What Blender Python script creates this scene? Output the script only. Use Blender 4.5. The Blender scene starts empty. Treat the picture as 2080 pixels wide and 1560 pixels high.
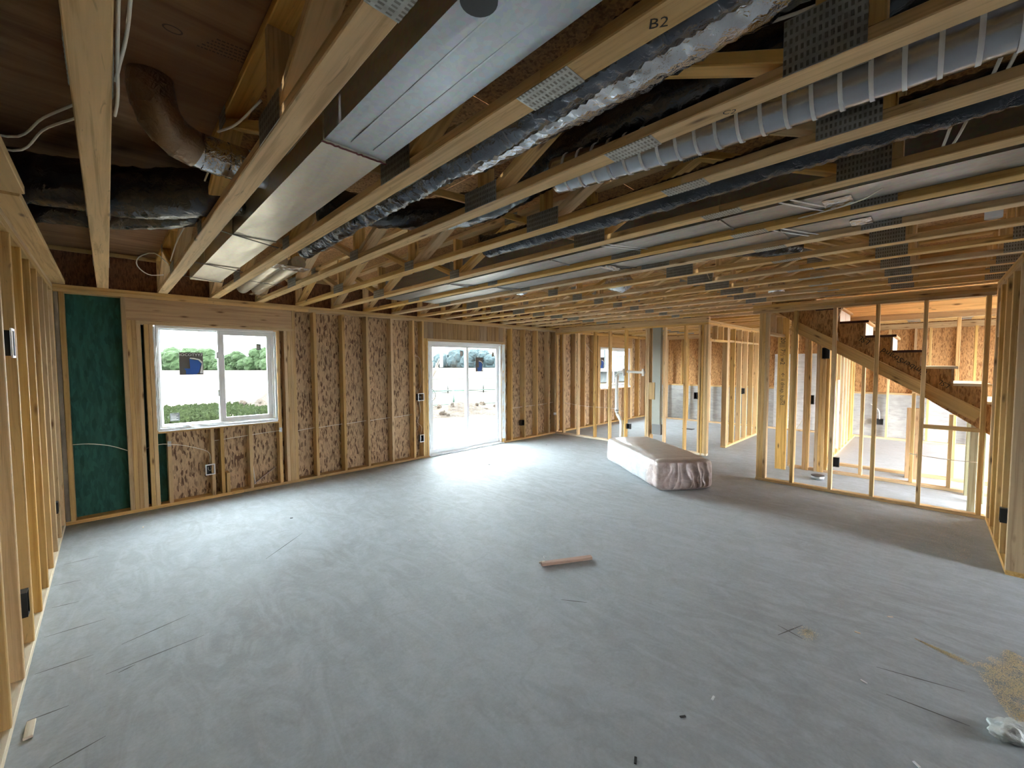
import bpy, bmesh, math, random
from mathutils import Vector, Matrix, noise

random.seed(7)
SC = bpy.context.scene
COL = SC.collection

# ------------------------------------------------------------------ camera
cd = bpy.data.cameras.new('camera')
cam = bpy.data.objects.new('camera', cd)
COL.objects.link(cam)
SC.camera = cam
YAW, PITCH, ROLL = math.radians(44.597), math.radians(2.798), math.radians(-0.204)
F = Vector((math.sin(YAW) * math.cos(PITCH), math.cos(YAW) * math.cos(PITCH), -math.sin(PITCH)))
Rr = Vector((math.cos(YAW), -math.sin(YAW), 0))
Uu = Rr.cross(F)
R2 = Rr * math.cos(ROLL) + Uu * math.sin(ROLL)
U2 = -Rr * math.sin(ROLL) + Uu * math.cos(ROLL)
M = Matrix((R2, U2, -F)).transposed().to_4x4()
M.translation = Vector((0, 0, 1.648))
cam.matrix_world = M
cd.sensor_fit = 'HORIZONTAL'
cd.sensor_width = 36.0
cd.lens = 36.0 * 832.883 / 2080.0
cd.clip_start = 0.05
cd.clip_end = 1500

# ------------------------------------------------------------------ world, sun, exposure
W = bpy.data.worlds.new('world')
SC.world = W
W.use_nodes = True
W.node_tree.nodes['Background'].inputs[0].default_value = (0.90, 0.95, 1.0, 1)
W.node_tree.nodes['Background'].inputs[1].default_value = 14.0
sl = bpy.data.lights.new('sun', 'SUN')
sl.energy = 5.0
sl.angle = math.radians(3)
sl.color = (1.0, 0.93, 0.82)
so = bpy.data.objects.new('sun', sl)
COL.objects.link(so)
so.rotation_euler = Vector((0.75, 0.02, -0.95)).to_track_quat('-Z', 'Y').to_euler()
SC.view_settings.view_transform = 'Standard'
SC.view_settings.look = 'None'
SC.view_settings.gamma = 1.0
SC.view_settings.exposure = 1.9
SC.view_settings.use_curve_mapping = False
SC.cycles.max_bounces = 8
SC.cycles.diffuse_bounces = 5
SC.cycles.adaptive_threshold = 0.02
SC.cycles.transparent_max_bounces = 12
SC.cycles.sample_clamp_indirect = 8.0
SC.cycles.use_denoising = True


# ------------------------------------------------------------------ key dimensions (metres)
XL = -0.362      # face of the studs of the left wall
D = 6.166        # face of the studs of the window wall
H = 2.467        # underside of the floor trusses
ZS = 2.872       # underside of the subfloor
X1 = 7.523       # partition with the drain pipe
X2 = 6.486       # partition beside the stairs
YR = -0.471      # short wall at the right
X3 = 12.0        # far foundation wall
YB = -4.0        # rear wall, behind the camera
XC = 4.93        # corner of the right wall
T = 0.038        # thickness of a two-by board

# unseen rear openings, added behind the camera to let daylight in
REAR = [(4.22, 4.88, 0.05, 2.30), (5.2, 8.4, 0.05, 2.30), (8.6, 11.85, 0.05, 2.30)]

# ------------------------------------------------------------------ node helpers and materials
class NT:
    def __init__(s, name):
        s.m = bpy.data.materials.new(name)
        s.m.use_nodes = True
        s.t = s.m.node_tree
        s.b = s.t.nodes['Principled BSDF']
        s.out = s.t.nodes['Material Output']

    def n(s, typ, **kw):
        nd = s.t.nodes.new(typ)
        for k, v in kw.items():
            if k.startswith('i_'):
                nd.inputs[k[2:].replace('_', ' ')].default_value = v
            else:
                setattr(nd, k, v)
        return nd

    def l(s, a, b):
        s.t.links.new(a, b)

    def coords(s, rnd=True):
        tc = s.n('ShaderNodeTexCoord')
        if not rnd:
            return tc.outputs['Object']
        oi = s.n('ShaderNodeObjectInfo')
        mu = s.n('ShaderNodeMath', operation='MULTIPLY')
        mu.inputs[1].default_value = 57.3
        s.l(oi.outputs['Random'], mu.inputs[0])
        ad = s.n('ShaderNodeVectorMath', operation='ADD')
        s.l(tc.outputs['Object'], ad.inputs[0])
        s.l(mu.outputs[0], ad.inputs[1])
        s.rand = oi.outputs['Random']
        return ad.outputs[0]

    def scale(s, v, sc, rot=(0, 0, 0)):
        mp = s.n('ShaderNodeMapping')
        mp.inputs['Scale'].default_value = sc
        mp.inputs['Rotation'].default_value = rot
        s.l(v, mp.inputs['Vector'])
        return mp.outputs[0]

    def ramp(s, fac, stops, interp='LINEAR'):
        r = s.n('ShaderNodeValToRGB')
        r.color_ramp.interpolation = interp
        el = r.color_ramp.elements
        while len(el) > 1:
            el.remove(el[-1])
        el[0].position = stops[0][0]
        el[0].color = (*stops[0][1], 1) if len(stops[0][1]) == 3 else stops[0][1]
        for p, c in stops[1:]:
            e = el.new(p)
            e.color = (*c, 1)
        s.l(fac, r.inputs[0])
        return r.outputs[0]

    def mix(s, fac, a, b, mode='MIX'):
        m = s.n('ShaderNodeMix', data_type='RGBA', blend_type=mode)
        for sock, v in ((m.inputs[0], fac), (m.inputs[6], a), (m.inputs[7], b)):
            if hasattr(v, 'is_linked'):
                s.l(v, sock)
            elif isinstance(v, (int, float)):
                sock.default_value = v
            else:
                sock.default_value = (*v, 1)
        return m.outputs[2]

    def noise(s, v, sc, det=3, rough=0.5, dist=0.0):
        n = s.n('ShaderNodeTexNoise')
        n.inputs['Scale'].default_value = sc
        n.inputs['Detail'].default_value = det
        n.inputs['Roughness'].default_value = rough
        n.inputs['Distortion'].default_value = dist
        s.l(v, n.inputs['Vector'])
        return n.outputs['Fac']

    def bump(s, h, strength=0.3, dist=0.01):
        b = s.n('ShaderNodeBump')
        b.inputs['Strength'].default_value = strength
        b.inputs['Distance'].default_value = dist
        s.l(h, b.inputs['Height'])
        s.l(b.outputs[0], s.b.inputs['Normal'])

    def done(s, col=None, rough=0.6, metal=0.0, spec=0.5):
        if col is not None:
            if hasattr(col, 'is_linked'):
                s.l(col, s.b.inputs['Base Color'])
            else:
                s.b.inputs['Base Color'].default_value = (*col, 1)
        if hasattr(rough, 'is_linked'):
            s.l(rough, s.b.inputs['Roughness'])
        else:
            s.b.inputs['Roughness'].default_value = rough
        s.b.inputs['Metallic'].default_value = metal
        s.b.inputs['Specular IOR Level'].default_value = spec
        return s.m


def plain(name, col, rough=0.6, metal=0.0, spec=0.5):
    return NT(name).done(col, rough, metal, spec)


def wood_mat(name, light, dark, var=0.25, knots=True):
    s = NT(name)
    v = s.coords()
    g = s.noise(s.scale(v, (1.3, 38, 38)), 1.0, 4, 0.6, 0.6)
    g2 = s.noise(s.scale(v, (0.6, 9, 9)), 1.0, 3, 0.5, 1.2)
    col = s.ramp(g, [(0.22, tuple(c * 0.82 for c in dark)), (0.38, dark), (0.5, light), (0.72, tuple(min(1, c * 1.12) for c in light))])
    col = s.mix(s.ramp(g2, [(0.35, (0, 0, 0)), (0.65, (0.45, 0.45, 0.45))]), col, tuple(c * 0.78 for c in light))
    hv = s.n('ShaderNodeHueSaturation')
    mr = s.n('ShaderNodeMapRange')
    mr.inputs['To Min'].default_value = 1 - var
    mr.inputs['To Max'].default_value = 1 + var * 0.6
    s.l(s.rand, mr.inputs[0])
    s.l(mr.outputs[0], hv.inputs['Value'])
    mr2 = s.n('ShaderNodeMapRange')
    mr2.inputs['To Min'].default_value = 0.80
    mr2.inputs['To Max'].default_value = 1.15
    mm = s.n('ShaderNodeMath', operation='FRACT')
    mq = s.n('ShaderNodeMath', operation='MULTIPLY')
    mq.inputs[1].default_value = 17.7
    s.l(s.rand, mq.inputs[0])
    s.l(mq.outputs[0], mm.inputs[0])
    s.l(mm.outputs[0], mr2.inputs[0])
    s.l(mr2.outputs[0], hv.inputs['Saturation'])
    s.l(col, hv.inputs['Color'])
    col = hv.outputs[0]
    if knots:
        vo = s.n('ShaderNodeTexVoronoi')
        vo.inputs['Scale'].default_value = 1.0
        s.l(s.scale(v, (3.0, 11, 11)), vo.inputs['Vector'])
        kf = s.ramp(vo.outputs['Distance'], [(0.06, (0.9, 0.9, 0.9)), (0.10, (0.5, 0.5, 0.5)), (0.17, (0, 0, 0))])
        col = s.mix(kf, col, (0.15, 0.075, 0.03))
        st_ = s.noise(s.scale(v, (5, 26, 26)), 1.0, 2, 0.5, 2.0)
        col = s.mix(s.ramp(st_, [(0.66, (0, 0, 0)), (0.76, (0.5, 0.5, 0.5))]), col, (0.22, 0.13, 0.06))
    s.bump(g, 0.12, 0.002)
    return s.done(col, 0.62, 0, 0.3)


def osb_mat(name, base, dark, sc=1.0, amount=0.16, strength=0.9):
    """strand board: many pressed flakes of slightly different tone, some of them dark"""
    s = NT(name)
    v = s.coords()
    nz = s.n('ShaderNodeTexNoise')
    nz.inputs['Scale'].default_value = 16.0 * sc
    nz.inputs['Detail'].default_value = 3.0
    s.l(v, nz.inputs['Vector'])
    wob = s.mix(0.018, v, nz.outputs['Color'], 'ADD')

    def flakes(scl, rot):
        vo = s.n('ShaderNodeTexVoronoi')
        vo.inputs['Scale'].default_value = 1.0
        s.l(s.scale(wob, tuple(c * sc for c in scl), rot), vo.inputs['Vector'])
        sp = s.n('ShaderNodeSeparateColor')
        s.l(vo.outputs['Color'], sp.inputs[0])
        return sp.outputs
    a = flakes((95, 95, 21), (0.1, 0.25, 0.1))
    b = flakes((85, 85, 20), (0.1, -0.45, 0.0))
    c = flakes((80, 80, 19), (0.0, 0.12, 0.2))
    d = flakes((72, 72, 18), (0.0, -0.80, 0.2))
    lo, hi = tuple(q * 0.78 for q in base), tuple(min(1, q * 1.16) for q in base)
    col = s.ramp(a[0], [(0.0, lo), (0.5, base), (1.0, hi)])
    col2 = s.ramp(b[0], [(0.0, lo), (0.5, base), (1.0, hi)])
    col = s.mix(s.ramp(b[1], [(0.45, (0, 0, 0)), (0.5, (1, 1, 1))]), col, col2)
    mid = tuple(0.45 * q + 0.55 * r for q, r in zip(base, dark))
    k1 = s.ramp(c[0], [(1 - amount, (0, 0, 0)), (1 - amount + 0.02, (strength,) * 3)])
    k2 = s.ramp(d[1], [(1 - amount * 0.8, (0, 0, 0)), (1 - amount * 0.8 + 0.02, (strength,) * 3)])
    k3 = s.ramp(a[2], [(1 - amount * 1.2, (0, 0, 0)), (1 - amount * 1.2 + 0.02, (strength,) * 3)])
    col = s.mix(k3, col, mid)
    col = s.mix(k2, col, tuple(0.25 * q + 0.75 * r for q, r in zip(base, dark)))
    col = s.mix(k1, col, dark)
    s.bump(a[0], 0.2, 0.003)
    return s.done(col, 0.7, 0, 0.25)


WOOD = wood_mat('spruce_lumber', (0.68, 0.455, 0.205), (0.53, 0.32, 0.13))
WOODT = wood_mat('truss_lumber', (0.74, 0.485, 0.205), (0.55, 0.33, 0.125), 0.15)
LVL = wood_mat('header_lumber', (0.55, 0.35, 0.165), (0.43, 0.25, 0.11), 0.05)
STRIP = wood_mat('laminated_header', (0.36, 0.235, 0.12), (0.22, 0.13, 0.065), 0.1, False)
TREATED = wood_mat('treated_lumber', (0.42, 0.40, 0.27), (0.30, 0.28, 0.17), 0.1)
PALEW = wood_mat('pale_board', (0.80, 0.70, 0.55), (0.70, 0.58, 0.42), 0.05, False)
OLDW = wood_mat('weathered_scrap', (0.52, 0.36, 0.28), (0.30, 0.17, 0.12), 0.1)
OSB = osb_mat('strand_board', (0.53, 0.365, 0.215), (0.105, 0.050, 0.028), 0.85, 0.13)
OSBW = osb_mat('warm_strand_board', (0.52, 0.285, 0.115), (0.20, 0.085, 0.03), 1.1, 0.15, 0.7)
GREEN = osb_mat('green_sheathing', (0.028, 0.110, 0.088), (0.014, 0.055, 0.045), 0.45, 0.16, 0.55)
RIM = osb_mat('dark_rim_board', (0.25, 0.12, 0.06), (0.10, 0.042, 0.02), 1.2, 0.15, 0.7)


def ply_mat():
    s = NT('plywood_underside')
    v = s.coords()
    g = s.noise(s.scale(v, (1.2, 9, 9)), 1.0, 5, 0.6, 1.0)
    g2 = s.noise(v, 2.0, 2)
    col = s.ramp(g, [(0.25, (0.15, 0.075, 0.04)), (0.5, (0.30, 0.17, 0.09)), (0.75, (0.44, 0.27, 0.15))])
    col = s.mix(s.ramp(g2, [(0.35, (0, 0, 0)), (0.7, (0.6, 0.6, 0.6))]), col, (0.24, 0.115, 0.055))
    return s.done(col, 0.7, 0, 0.2)


PLY = ply_mat()


def floor_mat():
    s = NT('concrete_slab')
    v = s.coords(False)
    a = s.noise(v, 0.55, 5, 0.6, 0.8)
    b = s.noise(v, 6.0, 6, 0.7, 1.5)
    c = s.noise(s.scale(v, (2.2, 0.8, 1), (0, 0, 0.5)), 2.0, 5, 0.65, 2.5)
    col = s.ramp(a, [(0.3, (0.340, 0.358, 0.372)), (0.5, (0.395, 0.425, 0.450)), (0.7, (0.440, 0.478, 0.512))])
    col = s.mix(s.ramp(c, [(0.42, (0, 0, 0)), (0.62, (0.55, 0.55, 0.55))]), col, (0.49, 0.535, 0.575))
    col = s.mix(s.ramp(b, [(0.36, (0.26, 0.26, 0.26)), (0.5, (0, 0, 0))]), col, (0.315, 0.318, 0.32))
    # brown dust tracked in around the stair end of the slab
    sep = s.n('ShaderNodeSeparateXYZ')
    s.l(v, sep.inputs[0])
    d1 = s.n('ShaderNodeVectorMath', operation='DISTANCE')
    s.l(v, d1.inputs[0])
    d1.inputs[1].default_value = (4.9, 0.4, 0)
    dr = s.ramp(d1.outputs['Value'], [(0.0, (0.85, 0.85, 0.85)), (1.0, (0, 0, 0))])
    mrr = s.n('ShaderNodeMapRange')
    mrr.inputs['From Max'].default_value = 2.6
    mrr.inputs['From Min'].default_value = 0.0
    mrr.inputs['To Min'].default_value = 0.75
    mrr.inputs['To Max'].default_value = 0.0
    s.l(d1.outputs['Value'], mrr.inputs[0])
    mm = s.n('ShaderNodeMath', operation='MULTIPLY')
    s.l(mrr.outputs[0], mm.inputs[0])
    s.l(s.ramp(c, [(0.25, (0.3, 0.3, 0.3)), (0.7, (1, 1, 1))]), mm.inputs[1])
    col = s.mix(mm.outputs[0], col, (0.36, 0.285, 0.22))
    mw = s.n('ShaderNodeMapRange')
    mw.inputs['From Min'].default_value = 5.35
    mw.inputs['From Max'].default_value = 6.1
    mw.inputs['To Max'].default_value = 0.75
    s.l(sep.outputs[1], mw.inputs[0])
    mx_ = s.n('ShaderNodeMapRange')
    mx_.inputs['From Min'].default_value = 3.6
    mx_.inputs['From Max'].default_value = 2.0
    s.l(sep.outputs[0], mx_.inputs[0])
    m2 = s.n('ShaderNodeMath', operation='MULTIPLY')
    s.l(mw.outputs[0], m2.inputs[0])
    s.l(mx_.outputs[0], m2.inputs[1])
    m3 = s.n('ShaderNodeMath', operation='MULTIPLY')
    s.l(m2.outputs[0], m3.inputs[0])
    s.l(s.ramp(b, [(0.3, (0.4, 0.4, 0.4)), (0.7, (1, 1, 1))]), m3.inputs[1])
    col = s.mix(m3.outputs[0], col, (0.34, 0.25, 0.17))
    fine = s.noise(v, 60, 3, 0.6)
    col = s.mix(0.10, col, s.ramp(fine, [(0.3, (0.1, 0.1, 0.1)), (0.7, (0.6, 0.6, 0.6))]), 'OVERLAY')
    rg = s.ramp(b, [(0.3, (0.80, 0.80, 0.80)), (0.7, (0.68, 0.68, 0.68))])
    hh = s.mix(0.5, b, c)
    s.bump(hh, 0.12, 0.004)
    return s.done(col, rg, 0, 0.2)


FLOOR = floor_mat()


def conc_mat(name, c0, c1):
    s = NT(name)
    v = s.coords(False)
    a = s.noise(v, 1.6, 5, 0.65, 0.6)
    b = s.noise(s.scale(v, (1, 1, 4)), 5, 4, 0.6)
    col = s.ramp(a, [(0.3, c0), (0.7, c1)])
    col = s.mix(s.ramp(b, [(0.35, (0.5, 0.5, 0.5)), (0.55, (0, 0, 0))]), col, tuple(x * 0.75 for x in c0))
    s.bump(a, 0.2, 0.01)
    return s.done(col, 0.85, 0, 0.2)


CONC = conc_mat('foundation_concrete', (0.30, 0.30, 0.29), (0.46, 0.46, 0.45))
CONCB = conc_mat('stained_concrete', (0.24, 0.20, 0.15), (0.42, 0.36, 0.28))
CONCLIT = conc_mat('lit_foundation_wall', (0.55, 0.55, 0.55), (0.66, 0.66, 0.66))  # paler concrete: light on this stretch of wall put into its colour


def galv_mat(name, base=(0.56, 0.59, 0.62), rough=0.38):
    s = NT(name)
    v = s.coords(False)
    n1 = s.noise(s.scale(v, (6, 1.2, 6)), 1.0, 4, 0.6, 0.8)
    vo = s.n('ShaderNodeTexVoronoi')
    vo.inputs['Scale'].default_value = 60
    s.l(v, vo.inputs['Vector'])
    col = s.ramp(n1, [(0.3, tuple(c * 0.78 for c in base)), (0.7, base)])
    col = s.mix(0.08, col, vo.outputs['Color'], 'OVERLAY')
    rg = s.ramp(n1, [(0.3, (rough + 0.12,) * 3), (0.7, (rough - 0.06,) * 3)])
    s.bump(n1, 0.06, 0.01)
    return s.done(col, rg, 0.85)


GALV = galv_mat('galvanised_sheet')
GALVD = galv_mat('dull_galvanised_sheet', (0.40, 0.40, 0.39), 0.36)
GALVW = galv_mat('cream_galvanised_sheet', (0.74, 0.70, 0.60), 0.34)


def foil_mat(name, base, rough, metal, wr=28, st=0.7):
    s = NT(name)
    v = s.coords(False)
    n1 = s.noise(v, wr, 3, 0.6, 0.6)
    vo = s.n('ShaderNodeTexVoronoi')
    vo.inputs['Scale'].default_value = wr * 0.7
    s.l(v, vo.inputs['Vector'])
    h = s.mix(0.5, n1, vo.outputs['Distance'])
    s.bump(h, st, 0.02)
    return s.done(base, rough, metal)


FOIL = foil_mat('crinkled_foil', (0.66, 0.66, 0.68), 0.15, 1.0, 34, 0.9)
FOILS = foil_mat('smooth_foil_wrap', (0.42, 0.43, 0.46), 0.25, 1.0, 12, 0.3)
FOILB = foil_mat('brown_foil_tape', (0.36, 0.25, 0.17), 0.28, 0.8, 30, 0.9)
BLACKP = foil_mat('black_plastic_sleeve', (0.012, 0.013, 0.018), 0.22, 0.0, 20, 0.8)
BLACKP.node_tree.nodes['Principled BSDF'].inputs['Specular IOR Level'].default_value = 0.9
BLACK = plain('black_plastic', (0.018, 0.02, 0.022), 0.45)
DARK = plain('dark_grey_plastic', (0.05, 0.05, 0.052), 0.5)
VINYL = plain('white_vinyl', (0.82, 0.84, 0.86), 0.35)
PVC = plain('white_pvc', (0.85, 0.86, 0.86), 0.35)
TAPE = foil_mat('white_flashing_tape', (0.80, 0.85, 0.88), 0.5, 0.0, 30, 0.4)
CABLE = plain('white_cable_jacket', (0.80, 0.76, 0.66), 0.5)
BANDM = plain('dark_hanger_strap', (0.05, 0.05, 0.05), 0.5, 0.3)
SEAL = plain('red_brown_sealant', (0.16, 0.035, 0.035), 0.6)
INK = plain('black_ink', (0.03, 0.028, 0.025), 0.7)
INKB = plain('brown_ink', (0.09, 0.045, 0.02), 0.7)
CHALK = plain('pencil_line', (0.13, 0.125, 0.12), 0.8)
STB = plain('sticker_brown', (0.10, 0.085, 0.07), 0.6)
STBL = plain('sticker_blue', (0.02, 0.10, 0.42), 0.5)
STW = plain('sticker_white', (0.80, 0.80, 0.78), 0.6)
STG = plain('sticker_grey', (0.22, 0.23, 0.23), 0.6)
SHADEDGE = plain('shaded_tread_edge', (0.06, 0.018, 0.012), 0.6)  # shade on the upper tread ends, put into a dark colour
WHITEP = plain('white_primed_board', (0.82, 0.78, 0.70), 0.55)


def plate_mat():
    s = NT('toothed_truss_plate')
    v = s.coords(False)
    sep = s.n('ShaderNodeSeparateXYZ')
    s.l(v, sep.inputs[0])
    # local x runs along the plate, local y up; rows of punched slots
    def tri(sock, freq, off=0.0):
        m = s.n('ShaderNodeMath', operation='MULTIPLY_ADD')
        s.l(sock, m.inputs[0])
        m.inputs[1].default_value = freq
        m.inputs[2].default_value = off
        f = s.n('ShaderNodeMath', operation='PINGPONG')
        s.l(m.outputs[0], f.inputs[0])
        f.inputs[1].default_value = 1.0
        return f.outputs[0]
    fx = tri(sep.outputs[0], 2 / 0.0135)
    fy = tri(sep.outputs[1], 2 / 0.026)
    slot = s.n('ShaderNodeMath', operation='MULTIPLY')
    s.l(s.ramp(fx, [(0.45, (0, 0, 0)), (0.55, (1, 1, 1))]), slot.inputs[0])
    s.l(s.ramp(fy, [(0.35, (0, 0, 0)), (0.5, (1, 1, 1))]), slot.inputs[1])
    col = s.mix(slot.outputs[0], (0.42, 0.42, 0.39), (0.17, 0.16, 0.14))
    nz = s.noise(v, 30, 3)
    col = s.mix(s.ramp(nz, [(0.4, (0, 0, 0)), (0.7, (0.5, 0.5, 0.5))]), col, (0.22, 0.20, 0.16))
    s.bump(slot.outputs[0], 0.4, -0.002)
    return s.done(col, 0.45, 0.6)


PLATE = plate_mat()


def glass_mat():
    s = NT('window_glass')
    tr = s.n('ShaderNodeBsdfTransparent')
    tr.inputs[0].default_value = (0.93, 0.97, 0.96, 1)
    gl = s.n('ShaderNodeBsdfGlossy')
    gl.inputs['Roughness'].default_value = 0.02
    lw = s.n('ShaderNodeLayerWeight')
    lw.inputs['Blend'].default_value = 0.5
    pw = s.n('ShaderNodeMath', operation='POWER')
    s.l(lw.outputs['Facing'], pw.inputs[0])
    pw.inputs[1].default_value = 5.0
    fr = s.n('ShaderNodeMath', operation='MULTIPLY_ADD')
    s.l(pw.outputs[0], fr.inputs[0])
    fr.inputs[1].default_value = 0.7
    fr.inputs[2].default_value = 0.03
    mx = s.n('ShaderNodeMixShader')
    s.l(fr.outputs[0], mx.inputs[0])
    s.l(tr.outputs[0], mx.inputs[1])
    s.l(gl.outputs[0], mx.inputs[2])
    s.l(mx.outputs[0], s.out.inputs[0])
    return s.m


GLASS = glass_mat()


def ground_mat():
    s = NT('dry_field_soil')
    v = s.coords(False)
    a = s.noise(v, 0.08, 5, 0.6)
    b = s.noise(s.scale(v, (0.25, 1.6, 1), (0, 0, 0.15)), 1.0, 5, 0.7, 0.5)
    c = s.noise(v, 3.0, 5, 0.7)
    col = s.ramp(a, [(0.35, (0.034, 0.027, 0.018)), (0.65, (0.046, 0.037, 0.025))])
    col = s.mix(s.ramp(b, [(0.45, (0, 0, 0)), (0.7, (0.6, 0.6, 0.6))]), col, (0.022, 0.016, 0.011))
    col = s.mix(s.ramp(c, [(0.35, (0.5, 0.5, 0.5)), (0.5, (0, 0, 0))]), col, (0.022, 0.016, 0.011))
    s.bump(c, 0.5, 0.05)
    return s.done(col, 0.95, 0, 0.1)


GROUND = ground_mat()


def leaf_mat(name, c0, c1, sc=1.2):
    s = NT(name)
    v = s.coords()
    a = s.noise(v, sc, 5, 0.75)
    col = s.ramp(a, [(0.3, c0), (0.7, c1)])
    s.bump(a, 1.0, 0.6)
    return s.done(col, 0.9, 0, 0.1)


LEAF = leaf_mat('tree_foliage', (0.0065, 0.012, 0.004), (0.016, 0.027, 0.010))
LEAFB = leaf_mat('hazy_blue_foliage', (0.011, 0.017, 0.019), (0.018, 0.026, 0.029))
WEED = leaf_mat('weed_leaves', (0.013, 0.021, 0.005), (0.028, 0.038, 0.010), 6)
BARK = plain('tree_bark', (0.05, 0.035, 0.025), 0.9)
DIRT = leaf_mat('clay_dirt', (0.016, 0.011, 0.008), (0.040, 0.029, 0.021), 2.5)
FENCEG = plain('green_fence_metal', (0.006, 0.024, 0.016), 0.5, 0.3)
FENCEK = plain('black_fence_metal', (0.012, 0.012, 0.012), 0.5, 0.3)
SIDING = plain('pale_siding', (0.020, 0.026, 0.028), 0.6)
SIDEW = plain('white_trim_paint', (0.04, 0.04, 0.04), 0.6)
HWIN = plain('house_window_glass', (0.03, 0.045, 0.05), 0.1)
ROOFM = plain('grey_shingles', (0.10, 0.10, 0.105), 0.9)


# ------------------------------------------------------------------ mesh helpers
CACHE = {}


def obj(name, mesh, mat, parent=None, loc=(0, 0, 0), rot=None):
    o = bpy.data.objects.new(name, mesh)
    COL.objects.link(o)
    if mat is not None and mesh is not None and not mesh.materials:
        mesh.materials.append(mat)
    loc = Vector(loc)
    if parent is not None:
        o.parent = parent
        loc = loc - world_loc(parent)
    o.location = loc
    if rot is not None:
        o.rotation_euler = rot.to_euler() if isinstance(rot, Matrix) else rot
    return o


def world_loc(p):
    v = Vector(p.location)
    while p.parent is not None:
        p = p.parent
        v = v + p.location
    return v


def thing(name, label, cat, loc=(0, 0, 0), group=None, kind=None):
    o = bpy.data.objects.new(name, None)
    COL.objects.link(o)
    o.location = loc
    o.empty_display_size = 0.1
    tag(o, label, cat, group, kind)
    return o


def tag(o, label=None, cat=None, group=None, kind=None):
    if label:
        o['label'] = label
    if cat:
        o['category'] = cat
    if group:
        o['group'] = group
    if kind:
        o['kind'] = kind
    return o


def struct(name, loc=(0, 0, 0), label=None):
    o = bpy.data.objects.new(name, None)
    COL.objects.link(o)
    o.location = loc
    o['kind'] = 'structure'
    if label:
        o['label'] = label
    return o


def prism_mesh(L, w, t, mat, ch=0.0035):
    """board: long axis local X, width local Y, thickness local Z, eased long edges"""
    key = (round(L, 3), round(w, 3), round(t, 3), mat.name, ch)
    if key in CACHE:
        return CACHE[key]
    c = min(ch, 0.2 * min(w, t))
    a, b = w / 2, t / 2
    sec = [(-a + c, -b), (a - c, -b), (a, -b + c), (a, b - c), (a - c, b), (-a + c, b), (-a, b - c), (-a, -b + c)]
    vs = [(-L / 2, y, z) for y, z in sec] + [(L / 2, y, z) for y, z in sec]
    fs = [tuple(reversed(range(8))), tuple(range(8, 16))]
    fs = [tuple(range(7, -1, -1)), tuple(range(8, 16))]
    for i in range(8):
        j = (i + 1) % 8
        fs.append((i, j, 8 + j, 8 + i))
    m = bpy.data.meshes.new('board')
    m.from_pydata(vs, [], fs)
    m.update()
    m.materials.append(mat)
    CACHE[key] = m
    return m


RX = {0: Matrix.Identity(3),
      1: Matrix(((0, -1, 0), (1, 0, 0), (0, 0, 1))),
      2: Matrix(((0, 0, -1), (0, 1, 0), (1, 0, 0)))}


def box(name, parent, x, y, z, mat, ch=0.0035):
    """axis-aligned board between the given limits; grain along its longest side"""
    d = [x[1] - x[0], y[1] - y[0], z[1] - z[0]]
    ax = d.index(max(d))
    if ax == 0:
        L, w, t = d[0], d[1], d[2]
    elif ax == 1:
        L, w, t = d[1], d[0], d[2]
    else:
        L, w, t = d[2], d[1], d[0]
    c = ((x[0] + x[1]) / 2, (y[0] + y[1]) / 2, (z[0] + z[1]) / 2)
    return obj(name, prism_mesh(L, w, t, mat, ch), mat, parent, c, RX[ax])


def panel(name, parent, x, y, z, mat):
    """flat sheet whose texture frame stays upright (local axes = world axes)"""
    d = (x[1] - x[0], y[1] - y[0], z[1] - z[0])
    key = ('p', round(d[0], 3), round(d[1], 3), round(d[2], 3), mat.name)
    if key not in CACHE:
        a, b, c = d[0] / 2, d[1] / 2, d[2] / 2
        vs = [(sx * a, sy * b, sz * c) for sx in (-1, 1) for sy in (-1, 1) for sz in (-1, 1)]
        fs = [(0, 1, 3, 2), (4, 6, 7, 5), (0, 4, 5, 1), (2, 3, 7, 6), (0, 2, 6, 4), (1, 5, 7, 3)]
        m = bpy.data.meshes.new('sheet')
        m.from_pydata(vs, [], fs)
        m.update()
        m.materials.append(mat)
        CACHE[key] = m
    return obj(name, CACHE[key], mat, parent, ((x[0] + x[1]) / 2, (y[0] + y[1]) / 2, (z[0] + z[1]) / 2))


def beam(name, parent, p0, p1, w, t, mat, side=(1, 0, 0)):
    """board from p0 to p1 (centre line); w along side, t across"""
    p0, p1 = Vector(p0), Vector(p1)
    ex = (p1 - p0).normalized()
    ey = Vector(side)
    ey = (ey - ex * ey.dot(ex)).normalized()
    ez = ex.cross(ey)
    R = Matrix((ex, ey, ez)).transposed()
    return obj(name, prism_mesh((p1 - p0).length, w, t, mat), mat, parent, (p0 + p1) / 2, R)


def mesh_obj(name, vs, fs, mat, parent=None, loc=(0, 0, 0), smooth=False, mats=None, fm=None):
    m = bpy.data.meshes.new(name)
    m.from_pydata(vs, [], fs)
    m.update()
    for q in (mats or [mat]):
        m.materials.append(q)
    if fm:
        for p, i in zip(m.polygons, fm):
            p.material_index = i
    if smooth:
        for p in m.polygons:
            p.use_smooth = True
    return obj(name, m, None, parent, loc)


def catmull(pts, n=8):
    pts = [Vector(p) for p in pts]
    if len(pts) == 2:
        return [pts[0].lerp(pts[1], i / n) for i in range(n + 1)]
    out = []
    P = [pts[0] * 2 - pts[1]] + pts + [pts[-1] * 2 - pts[-2]]
    for i in range(1, len(P) - 2):
        a, b, c, d = P[i - 1:i + 3]
        for k in range(n):
            u = k / n
            out.append(0.5 * ((2 * b) + (c - a) * u + (2 * a - 5 * b + 4 * c - d) * u * u + (3 * b - a - 3 * c + d) * u ** 3))
    out.append(pts[-1])
    return out


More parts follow.
